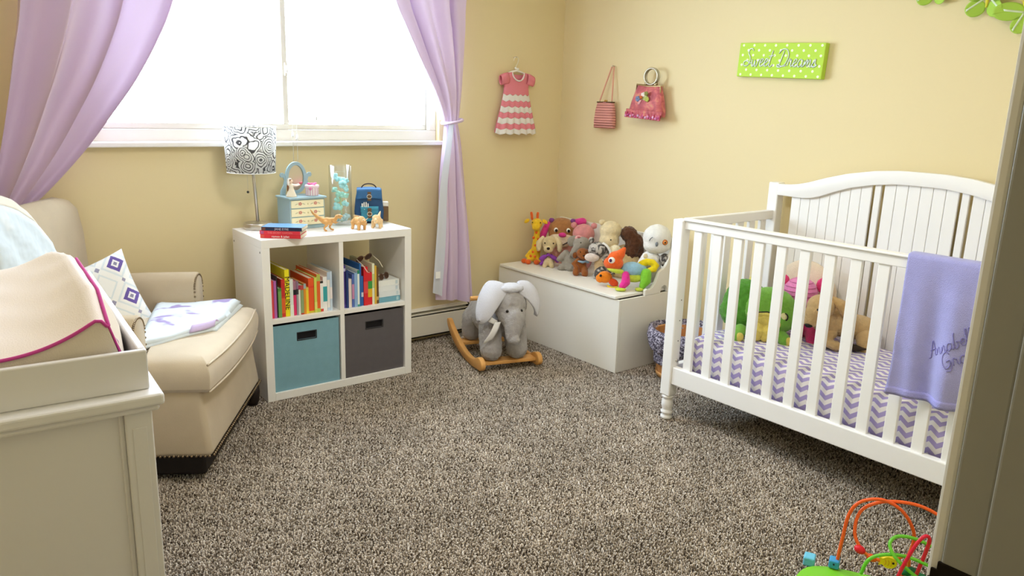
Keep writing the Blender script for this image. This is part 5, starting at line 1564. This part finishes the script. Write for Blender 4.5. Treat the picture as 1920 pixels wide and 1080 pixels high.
sg.rotation_euler = (.040, 0, 0); sg.location = cs - Rs @ cs

# paper butterflies
m_bg = mat('lime_butterfly_paper', '#B6DC5A', .8, transl=.15)
m_bs = cm('#D3E2C2', .5)
def butterfly(label, y, z, rot, s, flap=.45):
    t = thing('paper_butterfly', label, 'butterfly', (-.012, y, z), Euler((rot, 0, 0)), 'paper butterflies on the right wall')
    for s2 in (-1, 1):
        for nm, c, r0 in (('upper_wing', (.052, .034), (.050, .040)), ('lower_wing', (.036, -.034), (.034, .034))):
            b = bm_()
            def fn(a, v):
                an = 2 * PI * a
                yy = c[0] + r0[0] * v * math.cos(an); zz = c[1] + r0[1] * v * math.sin(an) + .3 * (yy - c[0])* (1 if nm[0] == 'u' else -.3)
                yy = max(yy, .002)
                return V((-abs(yy) * flap * s, s2 * yy * s, zz * s))
            grid(b, fn, 26, 6)
            wg = obj(nm, b, m_bg, t, smooth=True, solid=.001)
            b = bm_()
            grid(b, lambda a, v: V((-(.010 + .055 * v) * flap * s - .0012, s2 * (.010 + .055 * v) * s, (.006 + (.042 if nm[0] == 'u' else -.05) * v + .010 * (a - .5)) * s)), 2, 6)
            obj('wing_stripe', b, m_bs, wg, smooth=True, solid=.0008)
    b = bm_(); tube(b, [(-.003, 0, -.030 * s), (-.006, 0, 0), (-.004, 0, .045 * s)], [.004 * s, .007 * s, .005 * s], 8); obj('butterfly_body', b, cm('#E8D94A', .7), t, smooth=True)
    for s2 in (-1, 1):
        b = bm_(); tube(b, [(-.004, 0, .045 * s), (-.01, s2 * .012 * s, .075 * s)], .0012, 5); obj('feeler', b, cm('#E8D94A', .7), t)
butterfly('lime paper butterfly fully spread, second along the row', -2.462, 1.846, .05, .95)
butterfly('lime paper butterfly at the start of the row, above the crib arch', -2.255, 1.898, .0, .82)
butterfly('lime paper butterfly lowest in the row, beside the door casing', -2.61, 1.790, -.5, .95)
# ------------------------------------------------------------------ crib
m_crib = mat('crib_white_lacquer', '#F3F1EF', .38, spec=.4)
cr_ = thing('crib', 'white wooden baby crib with arched beadboard back along the right wall', 'crib', (0, 0, 0))
FX0, FX1, BX0, BX1 = -.79, -.735, -.088, -.033
CY0, CY1 = -1.635, -3.06
def turned(x, y):
    b = bm_()
    lathe(b, [(.0, 0), (.022, 0), (.027, .006), (.027, .014), (.020, .022), (.0205, .026), (.027, .030), (.028, .037), (.021, .044), (.022, .05), (.0265, .066), (.027, .08), (.023, .096), (.0215, .102), (.028, .106), (.028, .114), (.022, .12)], 28, (x, y, .0), cap=False)
    return b
for x0, x1, h, nm in ((FX0, FX1, .930, 'front_post'), (BX0, BX1, 1.066, 'back_post')):
    for y1_ in (CY0, CY1 + .055):
        b = bm_(); box(b, (x0, y1_ - .055, .118), (x1, y1_, h))
        p = obj(nm, b, m_crib, cr_, bevel=.006, segs=3)
        obj('turned_foot', turned((x0 + x1) / 2, y1_ - .0275), m_crib, p, smooth=True)
        if nm == 'front_post' and y1_ == CY0:
            for z in (.57, .475, .38):
                b = bm_(); cyl(b, (x1 - .022, y1_ - .0555, z), (x1 - .022, y1_ - .053, z), .003, n=8); obj('peg_hole', b, cm('#5A544E', .8), p)
            b = bm_(); cyl(b, (x1 - .020, y1_ - .059, .287), (x1 - .020, y1_ - .053, .287), .008, n=14); obj('bolt_head', b, m_steel, p, smooth=True)
ya, yb = CY0 - .055, CY1 + .055
pbox('front_top_rail', (-.776, yb, .890), (-.745, ya, .927), m_crib, cr_, bevel=.003)
pbox('front_rail_cap', (-.786, yb, .927), (-.738, ya, .936), m_crib, cr_, bevel=.0035, segs=3)
pbox('front_bottom_rail', (-.782, yb, .178), (-.748, ya, .260), m_crib, cr_, bevel=.004)
y = -1.737
b = bm_(); box(b, (-.769, -.042, .258), (-.752, 0, .892))
slat = obj('slat', b, m_crib, cr_, bevel=.0025)
slat.location = (0, y, 0)
for i in range(1, 13):
    y -= .1004
    if y < yb + .05: break
    s_ = slat.copy(); COL.objects.link(s_); s_.location = (0, y, 0); s_.parent = cr_
# ends
for yy in (CY0 - .012, CY1 + .043):
    pbox('end_top_rail', (FX1, yy - .031, .888), (BX0, yy, .932), m_crib, cr_, bevel=.004)
    pbox('end_bottom_rail', (FX1, yy - .031, .178), (BX0, yy, .260), m_crib, cr_, bevel=.004)
    for i in range(6):
        x = -.132 - .0905 * i
        pbox('end_slat', (x - .045, yy - .024, .258), (x, yy - .007, .89), m_crib, cr_, bevel=.0025)
# arched back
yc = (CY0 + CY1) / 2
def top_z(y):
    a = abs(y - yc)
    tab = [(0, 1.170), (.10, 1.169), (.2, 1.160), (.32, 1.138), (.42, 1.110), (.5, 1.083), (.56, 1.068), (.62, 1.061), (.71, 1.061)]
    for (x0, z0), (x1, z1) in zip(tab[:-1], tab[1:]):
        if a <= x1: return z0 + (z1 - z0) * (a - x0) / (x1 - x0)
    return 1.061
def bot_z(y):
    a = abs(y - yc)
    tab = [(0, 1.112), (.10, 1.111), (.2, 1.098), (.3, 1.076), (.38, 1.048), (.44, 1.022), (.485, 1.010), (.53, 1.006), (.61, 1.007), (.71, 1.007)]
    for (x0, z0), (x1, z1) in zip(tab[:-1], tab[1:]):
        if a <= x1: return z0 + (z1 - z0) * (a - x0) / (x1 - x0)
    return 1.007
n = 60
ys = [ya + (yb - ya) * i / n for i in range(n + 1)]
out = [(yy, top_z(yy)) for yy in ys] + [(yy, bot_z(yy)) for yy in reversed(ys)]
b = bm_(); prism(b, out, .034, Matrix(((0, 0, 1, -.094), (1, 0, 0, 0), (0, 1, 0, 0), (0, 0, 0, 1))))
obj('arched_rail', b, m_crib, cr_, bevel=.003, smooth=True)
pbox('back_bottom_rail', (-.088, yb, .178), (-.052, ya, .27), m_crib, cr_, bevel=.004)
def board(y0, y1):
    """beadboard panel with its own narrow boards"""
    nb = max(1, round((y0 - y1) / .047))
    w = (y0 - y1) / nb
    for i in range(nb):
        a = y0 - w * i
        yy0, yy1 = a - .0008, a - w + .0008
        b = bm_()
        prism(b, [(yy0, .262), (yy0, bot_z(yy0) + .02), (yy1, bot_z(yy1) + .02), (yy1, .262)], .011, Matrix(((0, 0, 1, -.078), (1, 0, 0, 0), (0, 1, 0, 0), (0, 0, 0, 1))))
        obj('beadboard', b, m_crib, cr_, bevel=.0022)
board(-1.760, -2.143); board(-2.196, -2.500)
board(-2.552, -2.935)
for a, c in ((-2.156, -2.183), (-2.512, -2.540)):
    b = bm_(); prism(b, [(a, .262), (a, bot_z(a) + .02), (c, bot_z(c) + .02), (c, .262)], .014, Matrix(((0, 0, 1, -.080), (1, 0, 0, 0), (0, 1, 0, 0), (0, 0, 0, 1))))
    obj('stile', b, m_crib, cr_, bevel=.002)
# mattress support so the mattress rests on something
pbox('mattress_support', (FX1 + .004, yb + .004, .205), (BX0 - .004, ya - .004, .225), cm('#8D8880', .6), cr_)

# mattress with chevron sheet
m_chev, t, bs = nt('lilac_chevron_sheet')
bs.inputs['Roughness'].default_value = .9
bs.inputs['Specular IOR Level'].default_value = .08
co = coords(t); sx = N(t, 'SeparateXYZ'); t.links.new(co, sx.inputs[0])
tri = mth('ABSOLUTE', mth('SUBTRACT', mth('FRACT', mth('DIVIDE', sx.outputs['Y'], .052)), .5))
s_ = mth('ADD', mth('ADD', sx.outputs['X'], sx.outputs['Z']), mth('MULTIPLY', tri, .040))
st = mth('GREATER_THAN', mth('FRACT', mth('DIVIDE', s_, .041)), .5)
mx = N(t, 'MixRGB'); mx.inputs['Color1'].default_value = srgb('#F3EFEF'); mx.inputs['Color2'].default_value = srgb('#AFA2D6')
t.links.new(st, mx.inputs['Fac']); t.links.new(mx.outputs[0], bs.inputs['Base Color'])
mt_ = thing('crib_mattress', 'crib mattress in a lilac and white chevron sheet', 'mattress', (0, 0, 0))
b = bm_()
rings = []
X0, X1, Y0, Y1 = -.729, -.098, -1.702, -3.0
for z, ins in ((.227, .012), (.24, .002), (.30, 0), (.365, .001), (.385, .008), (.397, .022), (.404, .06), (.407, .16)):
    rg = []
    for k in range(48):
        a = 2 * PI * k / 48
        cxx, sxx = math.copysign(abs(math.cos(a)) ** .18, math.cos(a)), math.copysign(abs(math.sin(a)) ** .18, math.sin(a))
        rg.append(V(((X0 + X1) / 2 + ((X1 - X0) / 2 - ins) * cxx, (Y0 + Y1) / 2 + (abs(Y1 - Y0) / 2 - ins) * sxx, z + .002 * math.sin(k * 3) * (ins > .0))))
    rings.append(rg)
loft(b, rings)
obj('fitted_sheet', b, m_chev, mt_, smooth=True)

# ------------------------------------------------------------------ toys in the crib
CA = math.radians(-143)
ZM = .405
KY, KZ = 1 / 362, 1 / 350
tu = thing('turtle_plush', 'green turtle soft toy with yellow face slumped in the crib', 'soft toy', (-.445, -1.880, ZM), CA)
m_g1 = plush('#5FA33C', .14); m_g2 = plush('#7DB648', .10); m_ty = plush('#E3CF6A')
blob('shell', [('e', q(-22, 52, -.04), (.10, .105, .135)), ('e', q(-26, 40, -.03), (.09, .105, .10))], m_g1, tu, .009, 3, fuzz=.018)
blob('head', [('e', q(18, 52, .02), (.10, .125, .115)), ('e', q(26, 42, .04), (.09, .115, .085))], m_g2, tu, .009, 4, fuzz=.006)
blob('face', [('e', q(10, 42, .098), (.040, .066, .044)), ('e', q(22, 36, .10), (.036, .05, .036))], m_ty, tu, .007, 4)
b = bm_(); tube(b, [q(-10, 50, .125), q(-2, 56, .142), q(10, 58, .147), q(22, 56, .142), q(30, 49, .132)], .0035, 6); obj('mouth_line', b, cm('#1C1A14', .6), tu, smooth=True)
for dx in (-14, 38):
    b = bm_(); ell(b, q(dx, 49, .115), (.010, .018, .020), n=14, m=8); e_ = obj('eye', b, cm('#E9E2A8', .4), tu, smooth=True)
    b = bm_(); tube(b, [tuple(V(q(dx, 49, .124)) + V((0, .018 * math.cos(a), .021 * math.sin(a)))) for a in [-.9 + .28 * k for k in range(9)]], .0032, 6); obj('eyelid_line', b, cm('#1C1A14', .6), e_, smooth=True)
for dx in (0, 14): blob('hand', [('c', [q(dx, 36, .10), q(dx + 1, 20, .12), q(dx - 2, 9, .12)], [.026, .030, .024])], m_ty, tu, .007, 3)
for dx in (-35, 44):
    blob('foot', [('c', [q(dx * .8, 14, .08), q(dx, 7, .125)], [.034, .030])], m_g2, tu, .007, 3)
    blob('sole', [('e', q(dx + 6, 8, .142), (.016, .020, .024))], m_ty, tu, .006, 2)
blob('tail_tuft', [('e', q(-14, 100, -.04), (.016, .018, .014))], plush('#E9E08A'), tu, .006, 2)

pk = thing('pink_monkey_plush', 'pink ribbed soft toy with magenta ears between turtle and tan dog', 'soft toy', (-.255, -2.015, ZM), CA)
m_p1 = plush('#E88AC0'); m_p2 = plush('#E2427F')
KY, KZ = 1 / 345, 1 / 335
blob('body', [('e', q(4, 20), (.075, .080, .075)), ('c', [q(10, 14, .06), q(8, 6, .12)], [.045, .04])], m_p2, pk, .009, 4)
blob('head', [('e', q(-18, 78), (.085, .088, .085)), ('e', q(-12, 62, .03), (.06, .07, .05))], m_p1, pk, .008, 4)
b = bm_()
for k in range(7):
    z = 56 + k * 7.2; rr_ = math.sqrt(max(0, 1 - ((z - 78) / 28) ** 2))
    tube(b, [(.003 + .085 * rr_ * math.cos(a), -18 / 345 + .088 * rr_ * math.sin(a), z / 335) for a in [-1.5 + .25 * j for j in range(13)]], .0022, 5)
obj('ribbing', b, plush('#D978B2'), pk, smooth=True, kind='stuff')
blob('ear', [('e', q(22, 94, -.01), (.022, .044, .046))], m_p2, pk, .007, 3)
blob('ear', [('e', q(-46, 98, -.01), (.022, .030, .034))], m_p2, pk, .007, 3)
blob('topknot', [('e', q(-52, 112, -.01), (.020, .020, .024))], plush('#EBC4DA'), pk, .006, 2)

dg_ = thing('dog_plush', 'tan dog soft toy lying in the crib with black nose', 'soft toy', (-.316, -2.141, ZM), CA)
m_t1 = plush('#C9A877', .08); m_t2 = plush('#BE9A66', .08)
blob('body', [('e', q(22, 42, -.03), (.085, .105, .085)), ('e', q(52, 34, -.05), (.08, .09, .075)), ('c', [q(2, 40), q(-10, 54, .03)], [.07, .06])], m_t1, dg_, .008, 4, fuzz=.006)
blob('head', [('e', q(-14, 78, .03), (.068, .066, .075)), ('c', [q(-24, 66, .06), q(-30, 52, .085)], [.050, .036])], m_t1, dg_, .008, 4, fuzz=.004)
blob('nose', [('e', q(-33, 46, .105), (.016, .020, .016))], cm('#1B1614', .35), dg_, .005, 2)
eyes(dg_, (q(-21, 77, .092),), .0085)
blob('ear', [('c', [q(2, 94, .02), q(18, 86, .05), q(26, 72, .06)], [.022, .034, .032])], m_t2, dg_, .007, 3, fuzz=.005)
blob('front_leg', [('c', [q(4, 26, .04), q(-4, 12, .08), q(12, 8, .10)], [.038, .032, .03])], m_t1, dg_, .007, 3)
blob('hind_leg', [('c', [q(60, 24, .01), q(58, 8, .04), q(62, -4, .05)], [.042, .032, .030])], m_t1, dg_, .007, 3)
dg_.location.z = ZM + .010; dg_.scale = (.95, .9, .72); pk.scale = (.9, .9, .85); tu.scale = (.92, .95, .88)
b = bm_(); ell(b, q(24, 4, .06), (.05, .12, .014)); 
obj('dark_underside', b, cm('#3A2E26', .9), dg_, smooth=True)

cu = thing('round_cushion', 'large cream round cushion propped against the crib back', 'cushion', (-.155, -1.93, ZM), math.radians(180))
blob('cushion_body', [('e', (0, 0, .165), (.05, .16, .165))], plush('#EFDCC6', .03), cu, .010, 4)

# lavender towel over the front rail
m_tow = mat('lavender_towel', '#A9A8E2', .98, bump=.8, bscale=420, var=.04, vscale=20, sheen=.4, spec=.03)
tw = thing('towel', 'lavender embroidered towel hanging over the front rail of the crib', 'towel', (0, 0, 0))
def tow(a, v):
    L1, L2 = .485, .34
    y = -2.648 - .262 * a
    s_ = v * (L1 + L2 + .055)
    wv_ = .013 * math.sin(a * 9 + 1.2) + .009 * math.sin(a * 16 + 3 + v * 2)
    if s_ < L1:
        z = .455 + s_
        k = 1 - s_ / L1
        x = -.795 - wv_ * k * 1.3 - .012 * k - .004 * math.sin(z * 30 + a * 5) * k
        y += .010 * k * (a - .5)
    elif s_ < L1 + .055:
        an = (s_ - L1) / .055 * PI
        x = -.762 - .033 * math.cos(an); z = .940 + .007 * math.sin(an)
    else:
        k = (s_ - L1 - .055) / L2
        z = .940 - (s_ - L1 - .055)
        x = -.728 + .012 * k + wv_ * k * .3
    return V((x, y, z))
b = bm_(); grid(b, tow, 40, 70); obj('towel_cloth', b, m_tow, tw, smooth=True, solid=.006)
b = bm_(); grid(b, lambda a, v: tow(a, .004 + .028 * v) + V((-.0045, 0, 0)), 40, 3); obj('hem_band', b, mat('lavender_hem', '#A2A0DC', .9, bump=.6, bscale=300), tw, smooth=True, solid=.003)
m_emb = cm('#827DC0', .6)
def emb(word, o, ang, length, hgt, name):
    so, wd = letters(word)
    b = bm_()
    k = length / wd
    c, s = math.cos(ang), math.sin(ang)
    for st_ in so:
        pts = []
        for p in catmull([(x_, y_, 0) for x_, y_ in st_], 5):
            u_, w_ = (p.x + .2 * p.y) * k, p.y * hgt / 1.8
            yy, zz = o[0] - (u_ * c - w_ * s), o[1] + u_ * s + w_ * c
            a = (-2.648 - yy) / .262
            v_ = (zz - .455) / (.485 + .34 + .055)
            x0_ = tow(min(max(a, 0), 1), v_).x - .0042
            pts.append((x0_, yy, zz))
        tube(b, pts, .0015, 5)
    return obj(name, b, m_emb, tw, smooth=True, label='raised violet script embroidery')
emb('Annabelle', (-2.768, .612), .62, .172, .047, 'embroidered_name')
emb('Grace', (-2.826, .590), .62, .110, .050, 'embroidered_name')

# ------------------------------------------------------------------ bushel basket
m_ven = mat('basket_veneer', '#C58A52', .55, var=.12, vscale=20)
m_hoop = mat('basket_hoop_wood', '#D9A468', .55, var=.1, vscale=20)
bk = thing('bushel_basket', 'wooden bushel basket with fuzzy dark liner between chest and crib', 'basket', (-.25, -1.33, 0))
nst = 22
for k in range(nst):
    a0, a1 = 2 * PI * (k + .04) / nst, 2 * PI * (k + .96) / nst
    b = bm_()
    rings = []
    for z, rr_ in ((.004, .128), (.09, .140), (.18, .152), (.245, .160)):
        rings.append([V((rr_ * math.cos(a), rr_ * math.sin(a), z)) for a in (a0, (a0 + a1) / 2, a1)] + [V(((rr_ - .004) * math.cos(a), (rr_ - .004) * math.sin(a), z)) for a in (a1, (a0 + a1) / 2, a0)])
    loft(b, rings)
    obj('stave', b, m_ven, bk)
for z, rr_, h in ((.012, .133, .022), (.115, .1465, .024), (.225, .160, .024)):
    b = bm_()
    rings = []
    for zz, r2_ in ((z, rr_), (z + h, rr_ + .003)): rings.append([(r2_ * math.cos(2 * PI * k / 48), r2_ * math.sin(2 * PI * k / 48), zz) for k in range(48)])
    grid(b, lambda a, v: V(((rr_ + .003 * v) * math.cos(2 * PI * a), (rr_ + .003 * v) * math.sin(2 * PI * a), z + h * v)), 48, 1, closed=True)
    obj('hoop', b, m_hoop, bk, smooth=True, solid=.004)
b = bm_(); lathe(b, [(0, .004), (.128, .004), (.128, .010), (0, .010)], 32, cap=False); obj('basket_bottom', b, m_ven, bk)
m_fz, t, bs = nt('speckled_fuzzy_yarn')
bs.inputs['Roughness'].default_value = .9
co = coords(t)
nz = N(t, 'TexNoise', Scale=110.0, Detail=2); t.links.new(co, nz.inputs['Vector'])
r1 = N(t, 'ValToRGB'); el = r1.color_ramp.elements
el[0].position = .40; el[0].color = srgb('#45404E'); el[1].position = .66; el[1].color = srgb('#D8D2E2')
z_ = el.new(.52); z_.color = srgb('#8A8298')
t.links.new(nz.outputs['Fac'], r1.inputs['Fac']); t.links.new(r1.outputs[0], bs.inputs['Base Color'])
bp = N(t, 'Bump', Strength=1.0, Distance=.01); t.links.new(nz.outputs['Fac'], bp.inputs['Height']); t.links.new(bp.outputs[0], bs.inputs['Normal'])
b = bm_()
rr = random.Random(8)
def liner(a, v):
    an = 2 * PI * a
    tab = [(.150, .085), (.152, .16), (.158, .235), (.172, .272), (.190, .262), (.197, .225), (.186, .182), (.178, .165)]
    i = min(int(v * 7), 6); tt = v * 7 - i
    r0 = tab[i][0] + (tab[i + 1][0] - tab[i][0]) * tt; z = tab[i][1] + (tab[i + 1][1] - tab[i][1]) * tt
    w = 1 + .04 * math.sin(an * 5) * v
    return V((r0 * w * math.cos(an), r0 * w * math.sin(an), z + .010 * math.sin(an * 3 + 1) * v))
grid(b, liner, 72, 30, closed=True)
md_o = obj('fuzzy_liner', b, m_fz, bk, smooth=True, solid=.006)
b = bm_()
for k in range(2600):
    p = liner(rr.random(), .2 + .8 * rr.random())
    d_ = V((rr.uniform(-1, 1), rr.uniform(-1, 1), rr.uniform(-.4, 1))).normalized() * rr.uniform(.006, .013)
    n_ = V((p.x, p.y, .05)).normalized() * .003
    s_ = d_.cross(V((.3, .2, .9))).normalized() * .0012
    v = [b.verts.new(p + n_ + s_), b.verts.new(p + n_ - s_), b.verts.new(p + n_ + d_)]
    b.faces.new(v)
obj('eyelash_yarn', b, m_fz, bk, kind='stuff')

# ------------------------------------------------------------------ bead maze in front of the crib
BM = thing('bead_maze', 'colourful wire bead maze toy on the carpet beside the door', 'bead maze', (-1.258, -2.893, 0), math.radians(-157))
ky, kz_ = 1 / 620, 1 / 540
RX, RY = 1640, 1085
def w3(px, py, x=0.0): return V((x, (px - RX) * ky, .03 + (RY - py) * kz_ + x * .55))
m_lg = cm('#7CCB2E', .35)
b = bm_(); prism(b, [(p.x, p.y) for p in catmull([(.26, -.16, 0), (.26, .20, 0), (.14, .26, 0), (.0, .20, 0), (.0, -.12, 0), (.10, -.21, 0)], 6, True)], .018, xform((0, 0, .012)))
obj('base', b, m_lg, BM, bevel=.004)
for sx_, sy_ in ((.23, -.12), (.23, .17), (.03, -.09), (.03, .17)):
    b = bm_(); lathe(b, [(.012, 0), (.016, .004), (.016, .010), (.012, .014)], 12, (sx_, sy_, 0)); obj('foot', b, cm('#3E8FC8', .4), BM, smooth=True)
def wire(name, pts, col):
    b = bm_(); tube(b, catmull(pts, 7), .0052, 8); obj(name, b, cm(col, .3), BM, smooth=True)
wire('orange_wire', [w3(1572, 1078), w3(1576, 1030), w3(1581, 985), w3(1597, 958), w3(1630, 945, -.01), w3(1662, 952, -.03), w3(1684, 972, -.05), w3(1694, 998, -.06), w3(1688, 1040, -.07), w3(1684, 1080, -.08)], '#F0622C')
wire('orange_wire', [w3(1612, 1042, .02), w3(1597, 1020, .01), w3(1595, 990, 0), w3(1606, 965, -.01), w3(1640, 945, -.03), w3(1690, 938, -.05), w3(1735, 950, -.06), w3(1775, 975, -.06), w3(1800, 1010, -.06), w3(1805, 1080, -.06)], '#F0642A')
wire('orange_wire', [w3(1612, 1042, .02), w3(1632, 1050, .02), w3(1660, 1048, .01), w3(1680, 1032, .0), w3(1690, 1036, -.02), w3(1694, 1080, -.03)], '#F0722C')
wire('green_wire', [w3(1616, 1082, .05), w3(1624, 1056, .05), w3(1645, 1040, .04), w3(1680, 1032, .03), w3(1720, 1037, .02), w3(1750, 1050, .01), w3(1775, 1082, .0)], '#6CC43A')
wire('green_wire', [w3(1770, 1020, -.02), w3(1742, 1010, -.02), w3(1700, 998, -.01), w3(1668, 1000, 0), w3(1655, 1015, .02), w3(1662, 1033, .04), w3(1680, 1048, .05), w3(1705, 1062, .05), w3(1728, 1071, .05), w3(1745, 1082, .05)], '#6CC43A')
wire('red_wire', [w3(1672, 1082, .06), w3(1682, 1045, .06), w3(1695, 1008, .05), w3(1707, 990, .04), w3(1715, 994, .03), w3(1712, 1020, .02), w3(1706, 1050, .02), w3(1698, 1082, .01)], '#D8213C')
wire('red_wire', [w3(1722, 1082, -.03), w3(1729, 1045, -.03), w3(1739, 1005, -.03), w3(1750, 976, -.04), w3(1758, 970, -.05), w3(1764, 985, -.06), w3(1764, 1082, -.07)], '#CF1F3C')
def bead(name, p, r0, col, rot=(0, 0, 0), sub=None):
    b = bm_(); ell(b, p, r0, rot, 14, 10)
    return obj(name, b, cm(col, .35), BM, smooth=True)
bead('red_bead', w3(1608, 1041, .02), (.013, .017, .013), '#D81E30', (-.4, 0, 0))
bead('orange_bead', w3(1629, 1050, .02), (.011, .016, .011), '#EE5A24', (-.35, 0, 0))
# fish-shaped bead with body and tail
fo = w3(1657, 1048, .012)
b = bm_()
prism(b, [(p.x, p.y) for p in catmull([(-.027, .014, 0), (-.016, .010, 0), (-.002, .019, 0), (.016, .014, 0), (.024, 0, 0), (.014, -.014, 0), (-.004, -.018, 0), (-.016, -.010, 0), (-.025, -.016, 0), (-.021, 0, 0)][::-1], 4, True)], .020, Matrix(((0, 0, 1, fo.x - .010), (1, 0, 0, fo.y), (0, 1, 0, fo.z), (0, 0, 0, 1))))
fb = obj('fish_bead', b, cm('#F2D31E', .4), BM, bevel=.003)
b = bm_(); ell(b, (fo.x + .011, fo.y + .014, fo.z + .003), (.002, .003, .0035)); obj('fish_eye', b, cm('#1A1A18', .3), fb)
for k in range(3):
    b = bm_(); tube(b, [(fo.x + .0108, fo.y - .010 + .008 * k + .004 * math.cos(a), fo.z + .009 * math.sin(a)) for a in [-1.4 + .35 * j for j in range(9)]], .0009, 5); obj('scale_line', b, cm('#D89A20', .5), fb)
bead('dark_green_leaf', w3(1692, 1056, -.02), (.012, .024, .014), '#1F6B4A', (.5, 0, 0))
bead('dark_green_leaf', w3(1715, 1062, -.02), (.012, .022, .015), '#2A7A50', (-.4, 0, 0))
bead('dark_green_leaf', w3(1676, 1076, -.01), (.012, .020, .012), '#1C5A40', (.3, 0, 0))
bead('yellow_bead', w3(1745, 1037, .0), .013, '#F0DC2A')
bead('blue_bead', w3(1736, 1055, .0), (.012, .016, .018), '#2E7FE0', (.6, 0, 0))
for px_, py_, sz in ((1568, 1074, .018), (1524, 1081, .020)):
    p = w3(px_, py_, .0)
    b = bm_(); box(b, (p.x - sz, p.y - sz * .85, p.z - sz), (p.x + sz, p.y + sz * .85, p.z + sz * .5))
    fb = obj('blue_block', b, cm('#3F9BD0' if px_ > 1550 else '#6CC2E0', .35), BM, bevel=.005, segs=3)
    if px_ > 1550:
        b = bm_(); ell(b, (p.x + sz, p.y, p.z - .002), (.0015, .003, .0035)); obj('printed_dot', b, cm('#1A2A3A', .4), fb)
# ------------------------------------------------------------------ finish
def finish():
    old = {o: o.data for o in BAKE}
    users = {}
    for o in bpy.data.objects:
        if o.type == 'MESH' and o.modifiers and o not in old: users.setdefault(o.data, []).append(o)
    dg = bpy.context.evaluated_depsgraph_get()
    new = {}
    for o in BAKE:
        if o.data in new: continue
        new[o.data] = bpy.data.meshes.new_from_object(o.evaluated_get(dg), depsgraph=dg)
    tx = [(o, bpy.data.meshes.new_from_object(o.evaluated_get(dg), depsgraph=dg)) for o in TEXTS]
    for o in list(bpy.data.objects):
        if o.type == 'MESH' and o.data in new and o.name != 'carpet_pile':
            me = new[o.data]
            o.modifiers.clear()
            o.data = me
    for o, me in tx:
        n = bpy.data.objects.new(o.name + '_', me)
        COL.objects.link(n)
        n.location, n.rotation_euler, n.parent = o.location, o.rotation_euler, o.parent
        n.matrix_parent_inverse = o.matrix_parent_inverse
        nm = o.name
        bpy.data.objects.remove(o)
        n.name = nm
finish()
